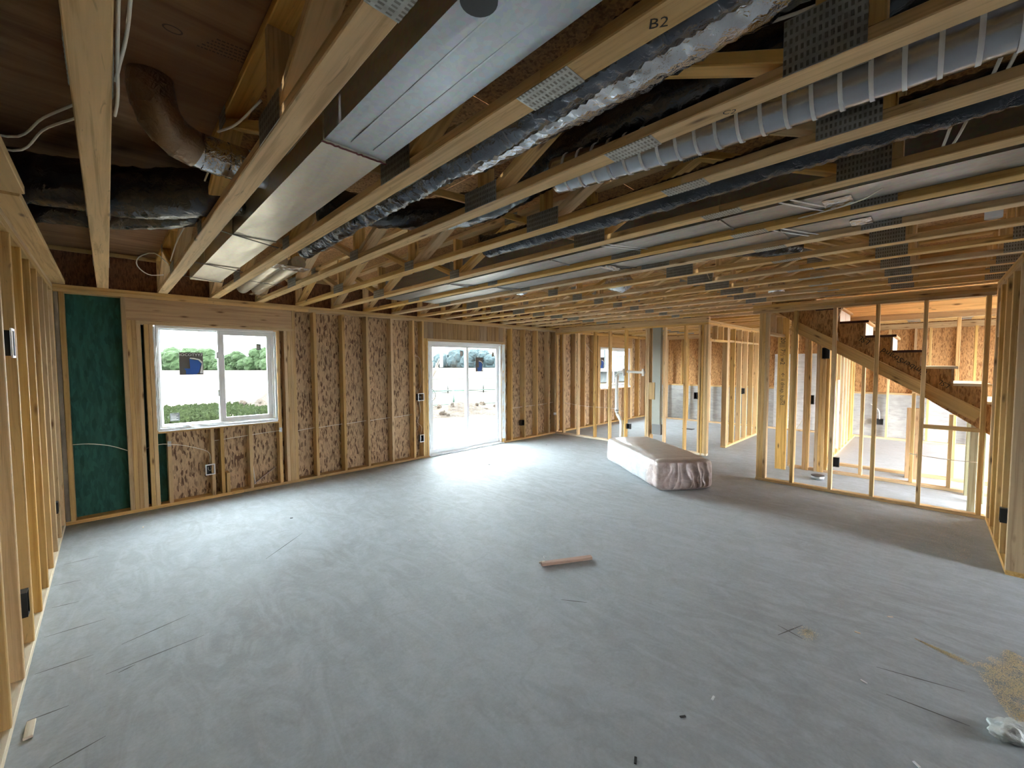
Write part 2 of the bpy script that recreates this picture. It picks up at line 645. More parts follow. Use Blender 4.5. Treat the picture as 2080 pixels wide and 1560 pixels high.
def resample(path, step):
    ls = [0.0]
    for a, b in zip(path, path[1:]):
        ls.append(ls[-1] + (b - a).length)
    n = max(2, int(ls[-1] / step))
    out = []
    j = 0
    for i in range(n + 1):
        s = ls[-1] * i / n
        while j < len(path) - 2 and ls[j + 1] < s:
            j += 1
        d = ls[j + 1] - ls[j]
        u = 0 if d == 0 else (s - ls[j]) / d
        out.append(path[j].lerp(path[j + 1], min(1, max(0, u))))
    return out


def tube_data(path, rad, seg=10, jitter=0.0, cap=True, flat=1.0):
    """sweep a circle; rad is a number or f(i, n)"""
    n = len(path)
    vs, fs = [], []
    up = Vector((0, 0, 1))
    for i, p in enumerate(path):
        d = (path[min(i + 1, n - 1)] - path[max(i - 1, 0)]).normalized()
        ref = up if abs(d.z) < 0.95 else Vector((1, 0, 0))
        a = d.cross(ref).normalized()
        b = a.cross(d)
        r = rad(i, n) if callable(rad) else rad
        for k in range(seg):
            t = 2 * math.pi * k / seg
            rr = r
            if jitter:
                rr *= 1 + jitter * noise.noise(Vector((p.x * 14 + math.cos(t) * 2, p.y * 14, p.z * 14 + math.sin(t) * 2)))
            vs.append(p + a * (math.cos(t) * rr) + b * (math.sin(t) * rr * flat))
    for i in range(n - 1):
        for k in range(seg):
            k2 = (k + 1) % seg
            fs.append((i * seg + k, i * seg + k2, (i + 1) * seg + k2, (i + 1) * seg + k))
    if cap:
        fs.append(tuple(range(seg - 1, -1, -1)))
        fs.append(tuple(range((n - 1) * seg, n * seg)))
    return vs, fs


def tube(name, pts, rad, mat, parent=None, seg=8, step=0.03, smooth=True, jitter=0.0, curve=True, flat=1.0):
    path = resample(catmull(pts) if curve else [Vector(p) for p in pts], step)
    base = path[0].copy() if parent is None else Vector((0, 0, 0))
    vs, fs = tube_data([p - base for p in path], rad, seg, jitter, True, flat)
    m = bpy.data.meshes.new(name)
    m.from_pydata(vs, [], fs)
    m.update()
    m.materials.append(mat)
    if smooth:
        for p in m.polygons:
            p.use_smooth = len(p.vertices) == 4
    o = bpy.data.objects.new(name, m)
    COL.objects.link(o)
    if parent is None:
        o.location = base
    else:
        o.parent = parent
        o.location = -world_loc(parent)
    return o


def text(name, body, size, mat, parent, loc, ex, ey, align='CENTER'):
    """flat lettering: ex = reading direction, ey = up of the letters"""
    cu = bpy.data.curves.new(name, 'FONT')
    cu.body = body
    cu.size = size
    cu.align_x = align
    cu.align_y = 'CENTER'
    cu.resolution_u = 2
    t = bpy.data.objects.new(name, cu)
    me = bpy.data.meshes.new_from_object(t)
    bpy.data.objects.remove(t)
    ex, ey = Vector(ex).normalized(), Vector(ey).normalized()
    R = Matrix((ex, ey, ex.cross(ey))).transposed()
    me.materials.clear()
    me.materials.append(mat)
    return obj(name, me, mat, parent, loc, R)


# ================================================================== SETTING: floor
fl = panel('floor', None, (-0.6, X3 + 0.2), (YB - 0.2, D + 0.17), (-0.12, 0.0), FLOOR)
tag(fl, 'grey smooth-trowelled concrete basement slab', None, None, 'structure')
marks = [((0.0, 3.294), (0.328, 3.38)), ((-0.066, 3.03), (0.362, 3.053)), ((-0.019, 2.998), (0.05, 3.016)),
         ((2.908, 0.145), (2.999, -0.182)), ((2.70, 0.094), (2.725, -0.186)),
         ((2.836, 0.587), (3.054, 0.502)), ((2.944, 0.611), (2.898, 0.462)), ((-0.315, 4.975), (-0.114, 4.983)),
         ((-0.343, 4.544), (-0.203, 4.523)), ((-0.329, 4.136), (-0.202, 4.115)), ((-0.332, 3.713), (-0.067, 3.706)),
         ((-0.337, 3.30), (-0.116, 3.289)), ((-0.325, 2.883), (-0.193, 2.875)), ((-0.23, 2.478), (-0.065, 2.518)),
         ((0.9, 3.9), (1.3, 4.25)), ((2.2, 1.75), (2.3, 1.6))]
for (ax, ay), (bx, by) in marks:
    a, b = Vector((ax, ay, 0.0006)), Vector((bx, by, 0.0006))
    d = (b - a).normalized()
    n = Vector((-d.y, d.x, 0)) * 0.0045
    c = (a + b) / 2
    mesh_obj('pencil_line', [a - n * 0.4 - c, b - n * 0.3 - c, b + n * 0.3 - c, a + n * 0.4 - c, (a + b) / 2 + n - c, (a + b) / 2 - n - c],
             [(0, 5, 4, 3), (5, 1, 2, 4)], CHALK, fl, c)

# ================================================================== SETTING: left wall
wl = struct('wall_left', (XL, 1.0, 0), 'left furring wall of spruce studs in front of the foundation')
panel('foundation_panel', wl, (XL - 0.34, XL - 0.20), (YB, D + 0.15), (0, ZS), CONCB)
box('bottom_plate', wl, (XL - 0.14, XL), (YB + 0.1, D), (0, T), PALEW)  # pale wood carries the strong light falling on this plate
for a, b in ((YB + 0.1, -1.2), (-1.2, 2.45), (2.45, D)):
    box('top_plate', wl, (XL - 0.14, XL), (a, b), (H - 2 * T, H - T), WOOD)
    box('top_plate', wl, (XL - 0.14, XL), (a + (0.6 if a > -3 else 0), b), (H - T, H), WOOD)
y = 6.1 - 0.019
while y > YB + 0.2:
    box('stud', wl, (XL - 0.14, XL), (y - T / 2, y + T / 2), (T, H - 2 * T), WOOD)
    y -= 0.4064
box('nailer_board', wl, (XL - 0.10, -0.272), (3.12, D - 0.02), (H, H + T), WOODT)
box('nailer_board', wl, (XL - 0.10, -0.250), (-1.5, 3.06), (H - 0.002, H + T), WOODT)

# ================================================================== SETTING: window wall
ww = struct('wall_back', (3.0, D, 0), 'window wall of studs with strand board sheathing')
DS = D + 0.14
def sheet(x0, x1, z0, z1, mat):
    panel('sheathing_panel', ww, (x0, x1), (DS, DS + 0.012), (z0, z1), mat)
sheet(XL - 0.36, 0.395, 0, H, GREEN)
sheet(0.395, 0.488, 0, 0.90, GREEN)
for a, b, c, d in ((0.488, 1.61, 0, 0.90), (0.395, 1.61, 2.12, H), (1.61, 2.83, 0, H), (2.83, 4.03, 0, H), (4.03, 5.815, 2.06, H),
                   (5.815, 6.92, 0, H), (6.92, 8.1, 0, H), (8.1, 9.42, 0, H), (9.42, 11.0, 0, 0.99), (9.42, 11.0, 2.04, H), (11.0, X3 + 0.1, 0, H)):
    sheet(a, b, c, d, OSB)
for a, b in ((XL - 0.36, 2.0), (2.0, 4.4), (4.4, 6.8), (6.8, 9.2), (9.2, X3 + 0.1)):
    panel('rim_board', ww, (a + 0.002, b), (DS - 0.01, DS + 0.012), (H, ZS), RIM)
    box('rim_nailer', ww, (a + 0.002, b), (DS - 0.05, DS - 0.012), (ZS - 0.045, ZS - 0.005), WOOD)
# plates
for a, b in ((XL - 0.14, 1.2), (1.2, 4.03), (5.815, 7.6), (7.6, X3)):
    box('bottom_plate', ww, (a, b), (D, DS), (0, T), WOOD)
for a, b in ((XL - 0.14, 2.05), (2.05, 5.2), (5.2, 8.6), (8.6, X3)):
    box('top_plate', ww, (a, b), (D, DS), (H - 2 * T, H - T), WOOD)
for a, b in ((XL - 0.14, 0.9), (0.9, 4.1), (4.1, 7.3), (7.3, X3)):
    box('top_plate', ww, (a, b), (D, DS), (H - T, H), WOOD)
def stud(x0, z0=T, z1=H - 2 * T, w=T, name='stud', mat=None, par=None, y0=D, y1=DS):
    box(name, par or ww, (x0, x0 + w), (y0, y1), (z0, z1), mat or WOOD)
stud(XL - 0.05, w=0.05)
stud(XL, w=0.036, mat=CONCB, name='corner_board', y0=D + 0.01)
stud(-0.326, w=T)
stud(0.128)                                    # king stud of the window
for x in (0.166, 0.204, 0.242):
    stud(x, T, 2.145, name='jack_stud')
for x in (0.306, 0.346):
    stud(x, T, 2.107, name='trimmer_stud')
box('sub_header', ww, (0.244, 1.868), (D, DS), (2.107, 2.145), WOOD)
box('window_header', ww, (0.166, 1.83), (D, D + T), (2.145, H - 2 * T), LVL)
box('window_header', ww, (0.166, 1.83), (D + 0.055, DS), (2.145, H - 2 * T), LVL)
stud(1.632, T, 2.107, name='trimmer_stud')
for x in (1.722, 1.760, 1.798):
    stud(x, T, 2.145 - T if x < 1.73 else 2.107, name='jack_stud')
stud(1.832)
box('rough_sill', ww, (0.385, 1.632), (D, DS), (0.862, 0.90), WOOD)
for x in (0.463, 0.873, 0.970, 1.279):
    stud(x, T, 0.862, name='cripple_stud')
stud(1.022, T, 0.287, name='blocking')
for x in (2.112, 2.518, 2.892, 3.307, 3.714, 3.900):
    stud(x)
stud(3.981 - 0.043, T, 2.10, name='jack_stud')
stud(3.981, T, 2.10, name='jack_stud')
# patio door header, laminated from upright strips
box('door_header_strip', ww, (3.938, 5.857), (D + 0.012, DS), (2.10, H - 2 * T), LVL)
xx = 3.94
i = 0
while xx < 5.82:
    w_ = 0.085 + 0.02 * ((i * 7) % 3)
    w_ = min(w_, 5.857 - xx)
    box('header_strip', ww, (xx, xx + w_ - 0.004), (D, D + 0.012), (2.10, H - 2 * T), STRIP, 0.001)
    xx += w_
    i += 1
box('sub_header', ww, (3.981, 5.857), (D, DS), (2.062, 2.10), WOOD)
stud(5.819, T, 2.062, name='jack_stud')
stud(5.859)
for x in (6.06, 6.462, 6.868, 7.275, 7.50):
    stud(x)
for x in (7.56, 7.60, 7.86):
    stud(x)
for x in (8.29, 8.70, 9.10):
    stud(x)
for x in (9.34, 9.38):
    stud(x, T, 2.10, name='jack_stud')
stud(9.30)
box('window_header', ww, (9.34, 11.08), (D, D + T), (2.10, H - 2 * T), LVL)
box('rough_sill', ww, (9.38, 11.04), (D, DS), (0.94, 0.978), WOOD)
for x in (9.6, 9.95, 10.35, 10.75):
    stud(x, T, 0.94, name='cripple_stud')
for x in (11.0, 11.04):
    stud(x, T, 2.10, name='jack_stud')
stud(11.08)
stud(11.49)
stud(11.89)

# unseen boards added above the patio door to shade the stoop and floor inside
for i in range(10):
    box('shade_board', ww, (2.9, 7.0), (D + 0.20 + 0.15 * i, D + 0.342 + 0.15 * i), (2.60, 2.64), WOOD)

# ------------------------------------------------------------------ windows and patio door
def frame_bars(parent, x0, x1, z0, z1, y0, y1, w, mat, name='frame_bar', wb=None):
    wb = wb or w
    box(name, parent, (x0, x1), (y0, y1), (z1 - w, z1), mat)
    box(name, parent, (x0, x1), (y0, y1), (z0, z0 + wb), mat)
    box(name, parent, (x0, x0 + w), (y0, y1), (z0 + wb, z1 - w), mat)
    box(name, parent, (x1 - w, x1), (y0, y1), (z0 + wb, z1 - w), mat)


def sticker(parent, x0, x1, z0, z1, y, style):
    """adhesive label on the room side of the glass"""
    w, h = x1 - x0, z1 - z0
    s = mesh_obj('sticker', [(0, 0, 0), (w, 0, 0), (w, 0, h), (0, 0, h), (0, 0.0015, 0), (w, 0.0015, 0), (w, 0.0015, h), (0, 0.0015, h)],
                 [(0, 1, 2, 3), (7, 6, 5, 4), (0, 4, 5, 1), (1, 5, 6, 2), (2, 6, 7, 3), (3, 7, 4, 0)], STG if style == 'small' else STB, parent, (x0, y, z0))
    if style == 'small':
        vs, fs = [], []
        for k in range(5):
            a = 0.12 + 0.15 * k
            b0, b1 = 0.10, 0.85 - 0.2 * (k % 2)
            i0 = len(vs)
            vs += [(b0 * w, -0.0008, a * h), (b1 * w, -0.0008, a * h), (b1 * w, -0.0008, (a + 0.07) * h), (b0 * w, -0.0008, (a + 0.07) * h)]
            fs.append((i0, i0 + 1, i0 + 2, i0 + 3))
        mesh_obj('print', vs, fs, STW, parent, (x0, y, z0))
        return
    poly = [(0.18, 0.28), (0.44, 0.28), (0.42, 0.72), (0.52, 0.70), (0.60, 0.66), (0.78, 0.66), (0.92, 0.50), (0.86, 0.30), (0.80, 0.10), (0.70, 0.02), (0.26, 0.02), (0.26, 0.20)]
    mesh_obj('print', [(a * w, -0.0008, b * h) for a, b in poly], [tuple(range(len(poly)))], STBL, parent, (x0, y, z0))
    wp = [(0.44, 0.72), (0.44, 0.77), (0.62, 0.76), (0.85, 0.70), (0.97, 0.58), (0.97, 0.05), (0.84, 0.06), (0.90, 0.30), (0.95, 0.50), (0.80, 0.66), (0.60, 0.70)]
    mesh_obj('print', [(a * w, -0.0008, b * h) for a, b in wp], [tuple(range(len(wp)))], STW, parent, (x0, y, z0))
    if style == 'big':
        text('lettering', 'IOCOTYY7', h * 0.17, STW, parent, (x0 + w * 0.5, y - 0.001, z0 + h * 0.89), (1, 0, 0), (0, 0, 1))


w1 = struct('window_1', (1.0, D + 0.07, 0.9), 'white vinyl two-lite sliding window over the field')
yA, yB_ = D + 0.03, D + 0.13
frame_bars(w1, 0.402, 1.606, 0.906, 2.104, yA, yB_, 0.030, VINYL)
frame_bars(w1, 0.432, 1.030, 0.936, 2.074, D + 0.085, D + 0.12, 0.018, VINYL, 'fixed_frame_bar')
frame_bars(w1, 1.000, 1.576, 0.936, 2.074, D + 0.045, D + 0.080, 0.052, VINYL, 'sash_bar')
box('meeting_rail', w1, (0.985, 1.012), (D + 0.040, D + 0.085), (0.936, 2.074), VINYL)
for zc in (1.30, 1.77):
    box('sash_latch', w1, (0.968, 0.990), (D + 0.030, D + 0.062), (zc - 0.04, zc + 0.04), VINYL, 0.008)
p1 = panel('pane', w1, (0.450, 1.012), (D + 0.100, D + 0.104), (0.954, 2.056), GLASS)
p2 = panel('pane', w1, (1.052, 1.524), (D + 0.060, D + 0.064), (0.988, 2.022), GLASS)
sticker(p1, 0.612, 0.842, 1.532, 1.800, D + 0.097, 'big')
sticker(p1, 0.505, 0.596, 0.985, 1.080, D + 0.097, 'small')
sticker(p2, 1.408, 1.462, 1.845, 1.925, D + 0.057, 'small')
box('sticker_strip', w1, (1.405, 1.462), (D + 0.056, D + 0.0575), (1.955, 1.962), STG, 0.0002)
# crumpled white flashing tape folded over the rough opening
def tape(parent, a, b, wid, normal, seed):
    """crumpled strip from a to b lying on the frame; normal = out of the wall"""
    a, b = Vector(a), Vector(b)
    n = Vector(normal)
    d = (b - a).normalized()
    s = d.cross(n)
    K = max(6, int((b - a).length / 0.05))
    vs, fs = [], []
    for i in range(K + 1):
        p = a.lerp(b, i / K)
        for j in range(4):
            q = noise.noise(Vector((i * 0.7 + seed, j * 1.3, seed * 2.1)))
            vs.append(p + s * (wid * (j / 3 - 0.5) * (1 + 0.25 * q)) + n * (0.006 + 0.010 * q + 0.004 * (j % 2)))
    for i in range(K):
        for j in range(3):
            fs.append((i * 4 + j, i * 4 + j + 1, (i + 1) * 4 + j + 1, (i + 1) * 4 + j))
    c = (a + b) / 2
    o = mesh_obj('flashing_tape', [v - c for v in vs], fs, TAPE, parent, c)
    m = o.modifiers.new('thick', 'SOLIDIFY')
    m.thickness = 0.002
    return o
tape(w1, (0.394, D + 0.012, 0.90), (0.394, D + 0.012, 2.09), 0.03, (0.3, -1, 0), 1)
tape(w1, (1.612, D + 0.012, 0.90), (1.612, D + 0.012, 2.09), 0.03, (-0.3, -1, 0), 2)
tape(w1, (0.39, D + 0.006, 0.902), (1.62, D + 0.006, 0.902), 0.045, (0, -1, 0.5), 3)

d1 = struct('door_1', (4.9, D + 0.07, 0), 'white vinyl sliding patio door')
frame_bars(d1, 4.036, 5.812, 0.0, 2.056, yA, yB_, 0.040, VINYL)
frame_bars(d1, 4.076, 4.955, 0.040, 2.016, D + 0.045, D + 0.080, 0.058, VINYL, 'sash_bar', 0.075)
frame_bars(d1, 4.905, 5.772, 0.040, 2.016, D + 0.085, D + 0.120, 0.058, VINYL, 'fixed_frame_bar', 0.075)
box('track', d1, (4.076, 5.772), (D + 0.0, D + 0.045), (0.0, 0.028), VINYL)
dp1 = panel('pane', d1, (4.134, 4.897), (D + 0.060, D + 0.064), (0.115, 1.958), GLASS)
dp2 = panel('pane', d1, (4.963, 5.714), (D + 0.100, D + 0.104), (0.115, 1.958), GLASS)
tube('door_handle', [(4.105, D + 0.045, 1.00), (4.12, D + 0.0, 1.01), (4.15, D - 0.02, 1.10), (4.12, D + 0.0, 1.19), (4.105, D + 0.045, 1.20)], 0.009, VINYL, d1)
sticker(dp2, 5.17, 5.36, 1.50, 1.78, D + 0.097, 'mid')
sticker(dp2, 5.60, 5.66, 1.80, 1.89, D + 0.097, 'small')
sticker(dp1, 4.76, 4.83, 1.80, 1.90, D + 0.057, 'small')
tape(d1, (4.026, D + 0.010, 0.02), (4.026, D + 0.010, 2.05), 0.03, (0.3, -1, 0), 4)
tape(d1, (5.835, D + 0.004, 0.10), (5.835, D + 0.004, 2.05), 0.07, (-0.3, -1, 0), 5)
tape(d1, (4.03, D - 0.004, 0.012), (5.84, D - 0.004, 0.012), 0.02, (0, -1, 0.6), 6)

w2 = struct('window_2', (10.2, D + 0.07, 0.99), 'white vinyl window in the room beyond the partition')
frame_bars(w2, 9.425, 10.995, 0.985, 2.09, yA, yB_, 0.035, VINYL)
frame_bars(w2, 9.46, 10.24, 1.02, 2.055, D + 0.085, D + 0.12, 0.02, VINYL, 'fixed_frame_bar')
frame_bars(w2, 9.98, 10.96, 1.02, 2.055, D + 0.045, D + 0.08, 0.06, VINYL, 'sash_bar')
q1 = panel('pane', w2, (9.48, 10.02), (D + 0.100, D + 0.104), (1.04, 2.035), GLASS)
q2 = panel('pane', w2, (10.04, 10.90), (D + 0.060, D + 0.064), (1.08, 1.995), GLASS)
sticker(q1, 9.50, 9.74, 1.52, 1.82, D + 0.097, 'mid')
tape(w2, (9.42, D + 0.006, 0.98), (11.0, D + 0.006, 0.98), 0.05, (0, -1, 0.5), 7)

# ================================================================== SETTING: far foundation wall and rear walls
wf = struct('wall_far', (X3, 1.0, 0), 'far foundation wall, concrete below and strand board above')
panel('foundation_panel', wf, (X3, X3 + 0.15), (2.72, D + 0.14), (0, 1.0), CONC)
panel('foundation_panel', wf, (X3, X3 + 0.15), (1.25, 2.72), (0, 1.87), CONCLIT)
panel('foundation_panel', wf, (X3, X3 + 0.15), (YB, 1.25), (0, 0.96), CONC)
panel('sheathing_panel', wf, (X3 + 0.12, X3 + 0.15), (2.72, D + 0.14), (1.0, ZS), OSBW)
panel('sheathing_panel', wf, (X3 + 0.12, X3 + 0.15), (1.25, 2.72), (1.87, ZS), OSBW)
panel('sheathing_panel', wf, (X3 + 0.12, X3 + 0.15), (YB, 1.25), (0.96, ZS), OSBW)
box('sill_plate', wf, (X3 - 0.01, X3 + 0.11), (2.72, D), (1.0, 1.0 + T), WOOD)
box('sill_plate', wf, (X3 - 0.01, X3 + 0.11), (YB + 0.1, 1.25), (0.96, 0.96 + T), WOOD)
box('top_plate', wf, (X3 - 0.02, X3 + 0.11), (YB + 0.1, D), (H - 3 * T, H), WOOD)
box('bottom_plate', wf, (X3 - 0.15, X3 - 0.06), (YB + 0.1, D), (0, T), WOOD)
y = YB + 0.3
while y < D - 0.1:
    box('stud', wf, (X3 - 0.15, X3 - 0.06), (y, y + T), (T, H - 3 * T), WOOD)
    box('stud', wf, (X3, X3 + 0.11), (y + 0.22, y + 0.22 + T), (1.0 if not 1.0 < y < 2.72 else 1.9, H - 3 * T), WOOD)
    y += 0.61
wr = struct('wall_rear', (3, YB, 0), 'rear foundation wall with added daylight openings')
xs = [-0.7]
for a, b, c, d in REAR:
    panel('foundation_panel', wr, (xs[-1], a), (YB - 0.15, YB), (0, ZS), CONC)
    panel('foundation_panel', wr, (a, b), (YB - 0.15, YB), (d, ZS), CONC)
    panel('foundation_panel', wr, (a, b), (YB - 0.15, YB), (0, c), CONC)
    xs.append(b)
panel('foundation_panel', wr, (xs[-1], X3 + 0.15), (YB - 0.15, YB), (0, ZS), CONC)

# ================================================================== SETTING: short wall at the right
wx = struct('wall_right', (5.7, YR, 0), 'short furring wall of spruce studs by the stairs')
panel('foundation_panel', wx, (XC, X2 + 0.1), (YR - 0.34, YR - 0.15), (0, H), CONCB)
panel('foundation_panel', wx, (XC, XC + 0.2), (YB, YR - 0.34), (0, H), CONCB)
box('bottom_plate', wx, (XC - 0.02, X2), (YR - 0.14, YR), (0, T), WOOD)
box('top_plate', wx, (XC - 0.02, X2), (YR - 0.14, YR), (H - 2 * T, H - T), WOOD)
box('top_plate', wx, (XC - 0.02, X2), (YR - 0.14, YR), (H - T, H), WOOD)
for x in (XC - 0.02, 5.32, 5.72, 6.12, 6.43):
    box('stud', wx, (x, x + T), (YR - 0.14, YR), (T, H - 2 * T), WOOD)
box('fastening_block', wx, (6.30, 6.43), (YR - 0.05, YR - 0.012), (1.9, 2.25), STRIP)

# ================================================================== SETTING: partition beside the stairs (X2)
def ystud(par, x, y0, z0=T, z1=None, w=0.089, name='stud', mat=None, t=T):
    box(name, par, (x, x + w), (y0, y0 + t), (z0, z1 or H - 3 * T), mat or WOOD)
ws = struct('wall_stair', (X2, 0.6, 0), 'open stud partition in front of the stairs')
box('bottom_plate', ws, (X2, X2 + 0.089), (YR, 1.67), (0, T), WOOD)
for k in range(3):
    z0 = 2.335 + k * T
    sp = (-0.2 + 0.55 * k)
    box('top_plate', ws, (X2, X2 + 0.089), (YR, sp + 0.3), (z0, z0 + T), WOOD)
    box('top_plate', ws, (X2, X2 + 0.089), (sp + 0.3, 1.75), (z0, z0 + T), WOOD)
for y0 in (-0.44, 0.015, 0.415, 0.817, 1.228, 1.552, 1.590, 1.628):
    ystud(ws, X2, y0, T, 2.335)
box('fire_block', ws, (X2, X2 + 0.089), (-0.402, 0.015), (0.912, 0.95), WOOD)

# ================================================================== SETTING: partition with the drain pipe (X1)
wm = struct('wall_middle', (X1, 4.4, 0), 'open stud partition with the drain pipe')
box('bottom_plate', wm, (X1, X1 + 0.089), (2.72, D), (0, T), PALEW)
for k in range(2):
    box('top_plate', wm, (X1, X1 + 0.089), (2.72, D), (H - 2 * T + k * T - 0.06, H - T + k * T - 0.06), WOOD)
box('top_plate', wm, (X1, X1 + 0.089), (2.72, D), (H - 0.06, H), WOOD)
ZT = H - 2 * T - 0.06
for y0 in (5.93, 5.52, 5.07, 4.70, 4.32, 3.86, 3.82, 3.50, 3.11, 2.85):
    ystud(wm, X1, y0, T, ZT)
ystud(wm, X1 + 0.02, 3.80, T, ZT, 0.14, mat=LVL)
box('backing_block', wm, (X1, X1 + T), (3.70, 3.82), (0.95, 1.28), WOOD)
for y0 in (2.72, 2.76, 2.80):
    ystud(wm, X1 + (0.0 if y0 != 2.76 else 0.005), y0, 0, ZT)

# ================================================================== SETTING: walls along the hall
def xstud(par, x0, y0, z0, z1, w=0.089, name='stud'):
    box(name, par, (x0, x0 + T), (y0, y0 + w), (z0, z1), WOOD)
wh = struct('wall_hall', (9.5, 2.72, 0), 'open stud wall of the hall with a doorway')
box('bottom_plate', wh, (8.50, 10.75), (2.72, 2.81), (0, T), WOOD)
box('top_plate', wh, (X1 + 0.09, 10.75), (2.72, 2.81), (H - 2 * T - 0.06, H - T - 0.06), WOOD)
box('top_plate', wh, (X1 + 0.09, 10.75), (2.72, 2.81), (H - T - 0.06, H - 0.06), WOOD)
box('door_header', wh, (X1 + 0.09, 8.52), (2.72, 2.81), (2.045, 2.083), WOOD)
for x in (7.95, 8.25):
    xstud(wh, x, 2.72, 2.083, ZT, name='cripple_stud')
for x in (8.50, 8.54, 8.60):
    xstud(wh, x, 2.72, T, ZT)
x = 8.95
while x < 10.75:
    xstud(wh, x, 2.72, T, ZT)
    x += 0.406
box('fire_block', wh, (8.6, 10.7), (2.73, 2.80), (2.06, 2.098), WOOD)

wc = struct('wall_closet', (7.2, 1.55, 0), 'open stud wall with a doorway beside the stairs')
box('top_plate', wc, (X2 + 0.09, 7.95), (1.55, 1.64), (2.335, 2.373), WOOD)
box('top_plate', wc, (X2 + 0.09, 7.95), (1.55, 1.64), (2.373, 2.411), WOOD)
box('door_header', wc, (X2 + 0.09, 7.45), (1.55, 1.64), (2.045, 2.083), WOOD)
for x in (6.85, 7.2):
    xstud(wc, x, 1.55, 2.083, 2.335, name='cripple_stud')
for x in (7.42, 7.46):
    xstud(wc, x, 1.52, 0, 2.335)
box('corner_post', wc, (7.395, 7.42), (1.50, 1.64), (0, 2.335), WOODT)
xstud(wc, 7.72, 1.45, 0, 2.335)
xstud(wc, 7.76, 1.45, 0, 2.335)
text('handwriting', '20||| 7\u00bd w2', 0.085, INK, wc, (7.393, 1.575, 1.83), (0, 0, -1), (0, -1, 0))
text('handwriting', '\u2190 ii dmap. bund', 0.075, INK, wc, (7.393, 1.565, 1.25), (0, 0, -1), (0, -1, 0))

wu = struct('wall_under_stair', (7.62, 0.5, 0), 'open stud wall on the far side of the stairs')
box('bottom_plate', wu, (7.62, 7.71), (-0.9, 1.50), (0, T), WOOD)
for y0, mt in ((-0.25, WOOD), (0.10, WOOD), (0.62, WOOD), (1.02, WOOD)):
    zt = 1.55 + (y0 + 0.05) * 0.75 - 0.42
    ystud(wu, 7.62, y0, T, zt, mat=mt)
for y0 in (1.06, 1.10, 1.14, 1.25, 1.29):
    box('corner_stud', wu, (7.60, 7.69), (y0, y0 + T), (0, 2.2), WOOD)
box('bottom_plate', wu, (8.30, 8.39), (-0.9, 1.05), (0, T), WOOD)
for y0 in (-0.30, -0.72):
    ystud(wu, 8.30, y0, T, 2.335)
box('support_post', wu, (8.06, 8.20), (0.05, 0.19), (0, 1.0), LVL)
for y0 in (-0.42, -0.50):
    box('landing_post', wu, (7.18 + (y0 + 0.5) * 4, 7.27 + (y0 + 0.5) * 4), (y0, y0 + 0.06), (0, 1.15), TREATED)
box('landing_post', wu, (6.70, 6.76), (-0.41, -0.35), (0, 1.02), TREATED)

wp = struct('wall_pipe', (10, 1.10, 0), 'open stud wall running to the far foundation')
box('bottom_plate', wp, (8.1, X3 - 0.16), (1.10, 1.19), (0, T), WOOD)
box('top_plate', wp, (8.1, X3 - 0.16), (1.10, 1.19), (H - 2 * T - 0.06, H - 0.06), WOOD)
x = 8.15
while x < X3 - 0.2:
    xstud(wp, x, 1.10, T, H - 2 * T - 0.06)
    x += 0.406

# ================================================================== SETTING: ceiling (subfloor panels)
ce = struct('ceiling', (3, 2, ZS), 'underside of the subfloor above the trusses')
SW = (X2 + 0.10, 7.62, -1.4, 1.50)       # stair opening
xq = [-0.7]
while xq[-1] < X3:
    xq.append(xq[-1] + 1.22)
yq = [YB - 0.15, -1.4, 1.50, 3.94, D + 0.16]
for i in range(len(xq) - 1):
    for j in range(len(yq) - 1):
        x0, x1, y0, y1 = xq[i], min(xq[i + 1], X3 + 0.15), yq[j], yq[j + 1]
        mt = PLY if (i < 1) else OSBW
        if (y0, y1) == (-1.4, 1.50) and x0 < SW[1] and x1 > SW[0]:
            if x0 < SW[0]:
                panel('subfloor_panel', ce, (x0, SW[0]), (y0, y1), (ZS, ZS + 0.018), mt)
            if x1 > SW[1]:
                panel('subfloor_panel', ce, (SW[1], x1), (y0, y1), (ZS, ZS + 0.018), mt)
            continue
        panel('subfloor_panel', ce, (x0, x1 - 0.003), (y0, y1 - 0.003), (ZS, ZS + 0.018), mt)
# framing around the stair opening, plus an unseen shaft added to warm its daylight
box('opening_header', ce, (SW[0] - 0.09, SW[0]), (SW[2], SW[3]), (2.47, ZS + 0.02), WOODT)
for k in range(4):
    box('opening_header', ce, (SW[1] + 0.0, SW[1] + 0.04), (SW[2], SW[3]), (2.30 + 0.14 * k, 2.437 + 0.14 * k), WOODT)
    box('opening_header', ce, (SW[1] + 0.04, SW[1] + 0.08), (SW[2], SW[3]), (2.22 + 0.14 * k, 2.357 + 0.14 * k), WOOD)
box('opening_header', ce, (SW[0], SW[1]), (SW[3], SW[3] + 0.04), (2.45, ZS + 0.02), WOODT)
panel('added_shaft_panel', ce, (SW[0] - 0.02, SW[0]), (SW[2], SW[3]), (ZS + 0.02, 5.0), OSBW)
panel('added_shaft_panel', ce, (SW[1], SW[1] + 0.02), (SW[2], SW[3]), (ZS + 0.02, 5.0), OSBW)
panel('added_shaft_panel', ce, (SW[0], SW[1]), (SW[3], SW[3] + 0.02), (ZS + 0.02, 5.0), OSBW)
panel('added_shaft_panel', ce, (SW[0], SW[1]), (SW[2] - 0.02, SW[2]), (ZS + 0.02, 5.0), OSBW)
panel('shaft_shade', ce, (SW[0] - 0.02, SW[1] + 0.02), (-0.9, SW[3] + 0.02), (5.0, 5.02), OSBW)  # added cover over most of the shaft to cut the skylight
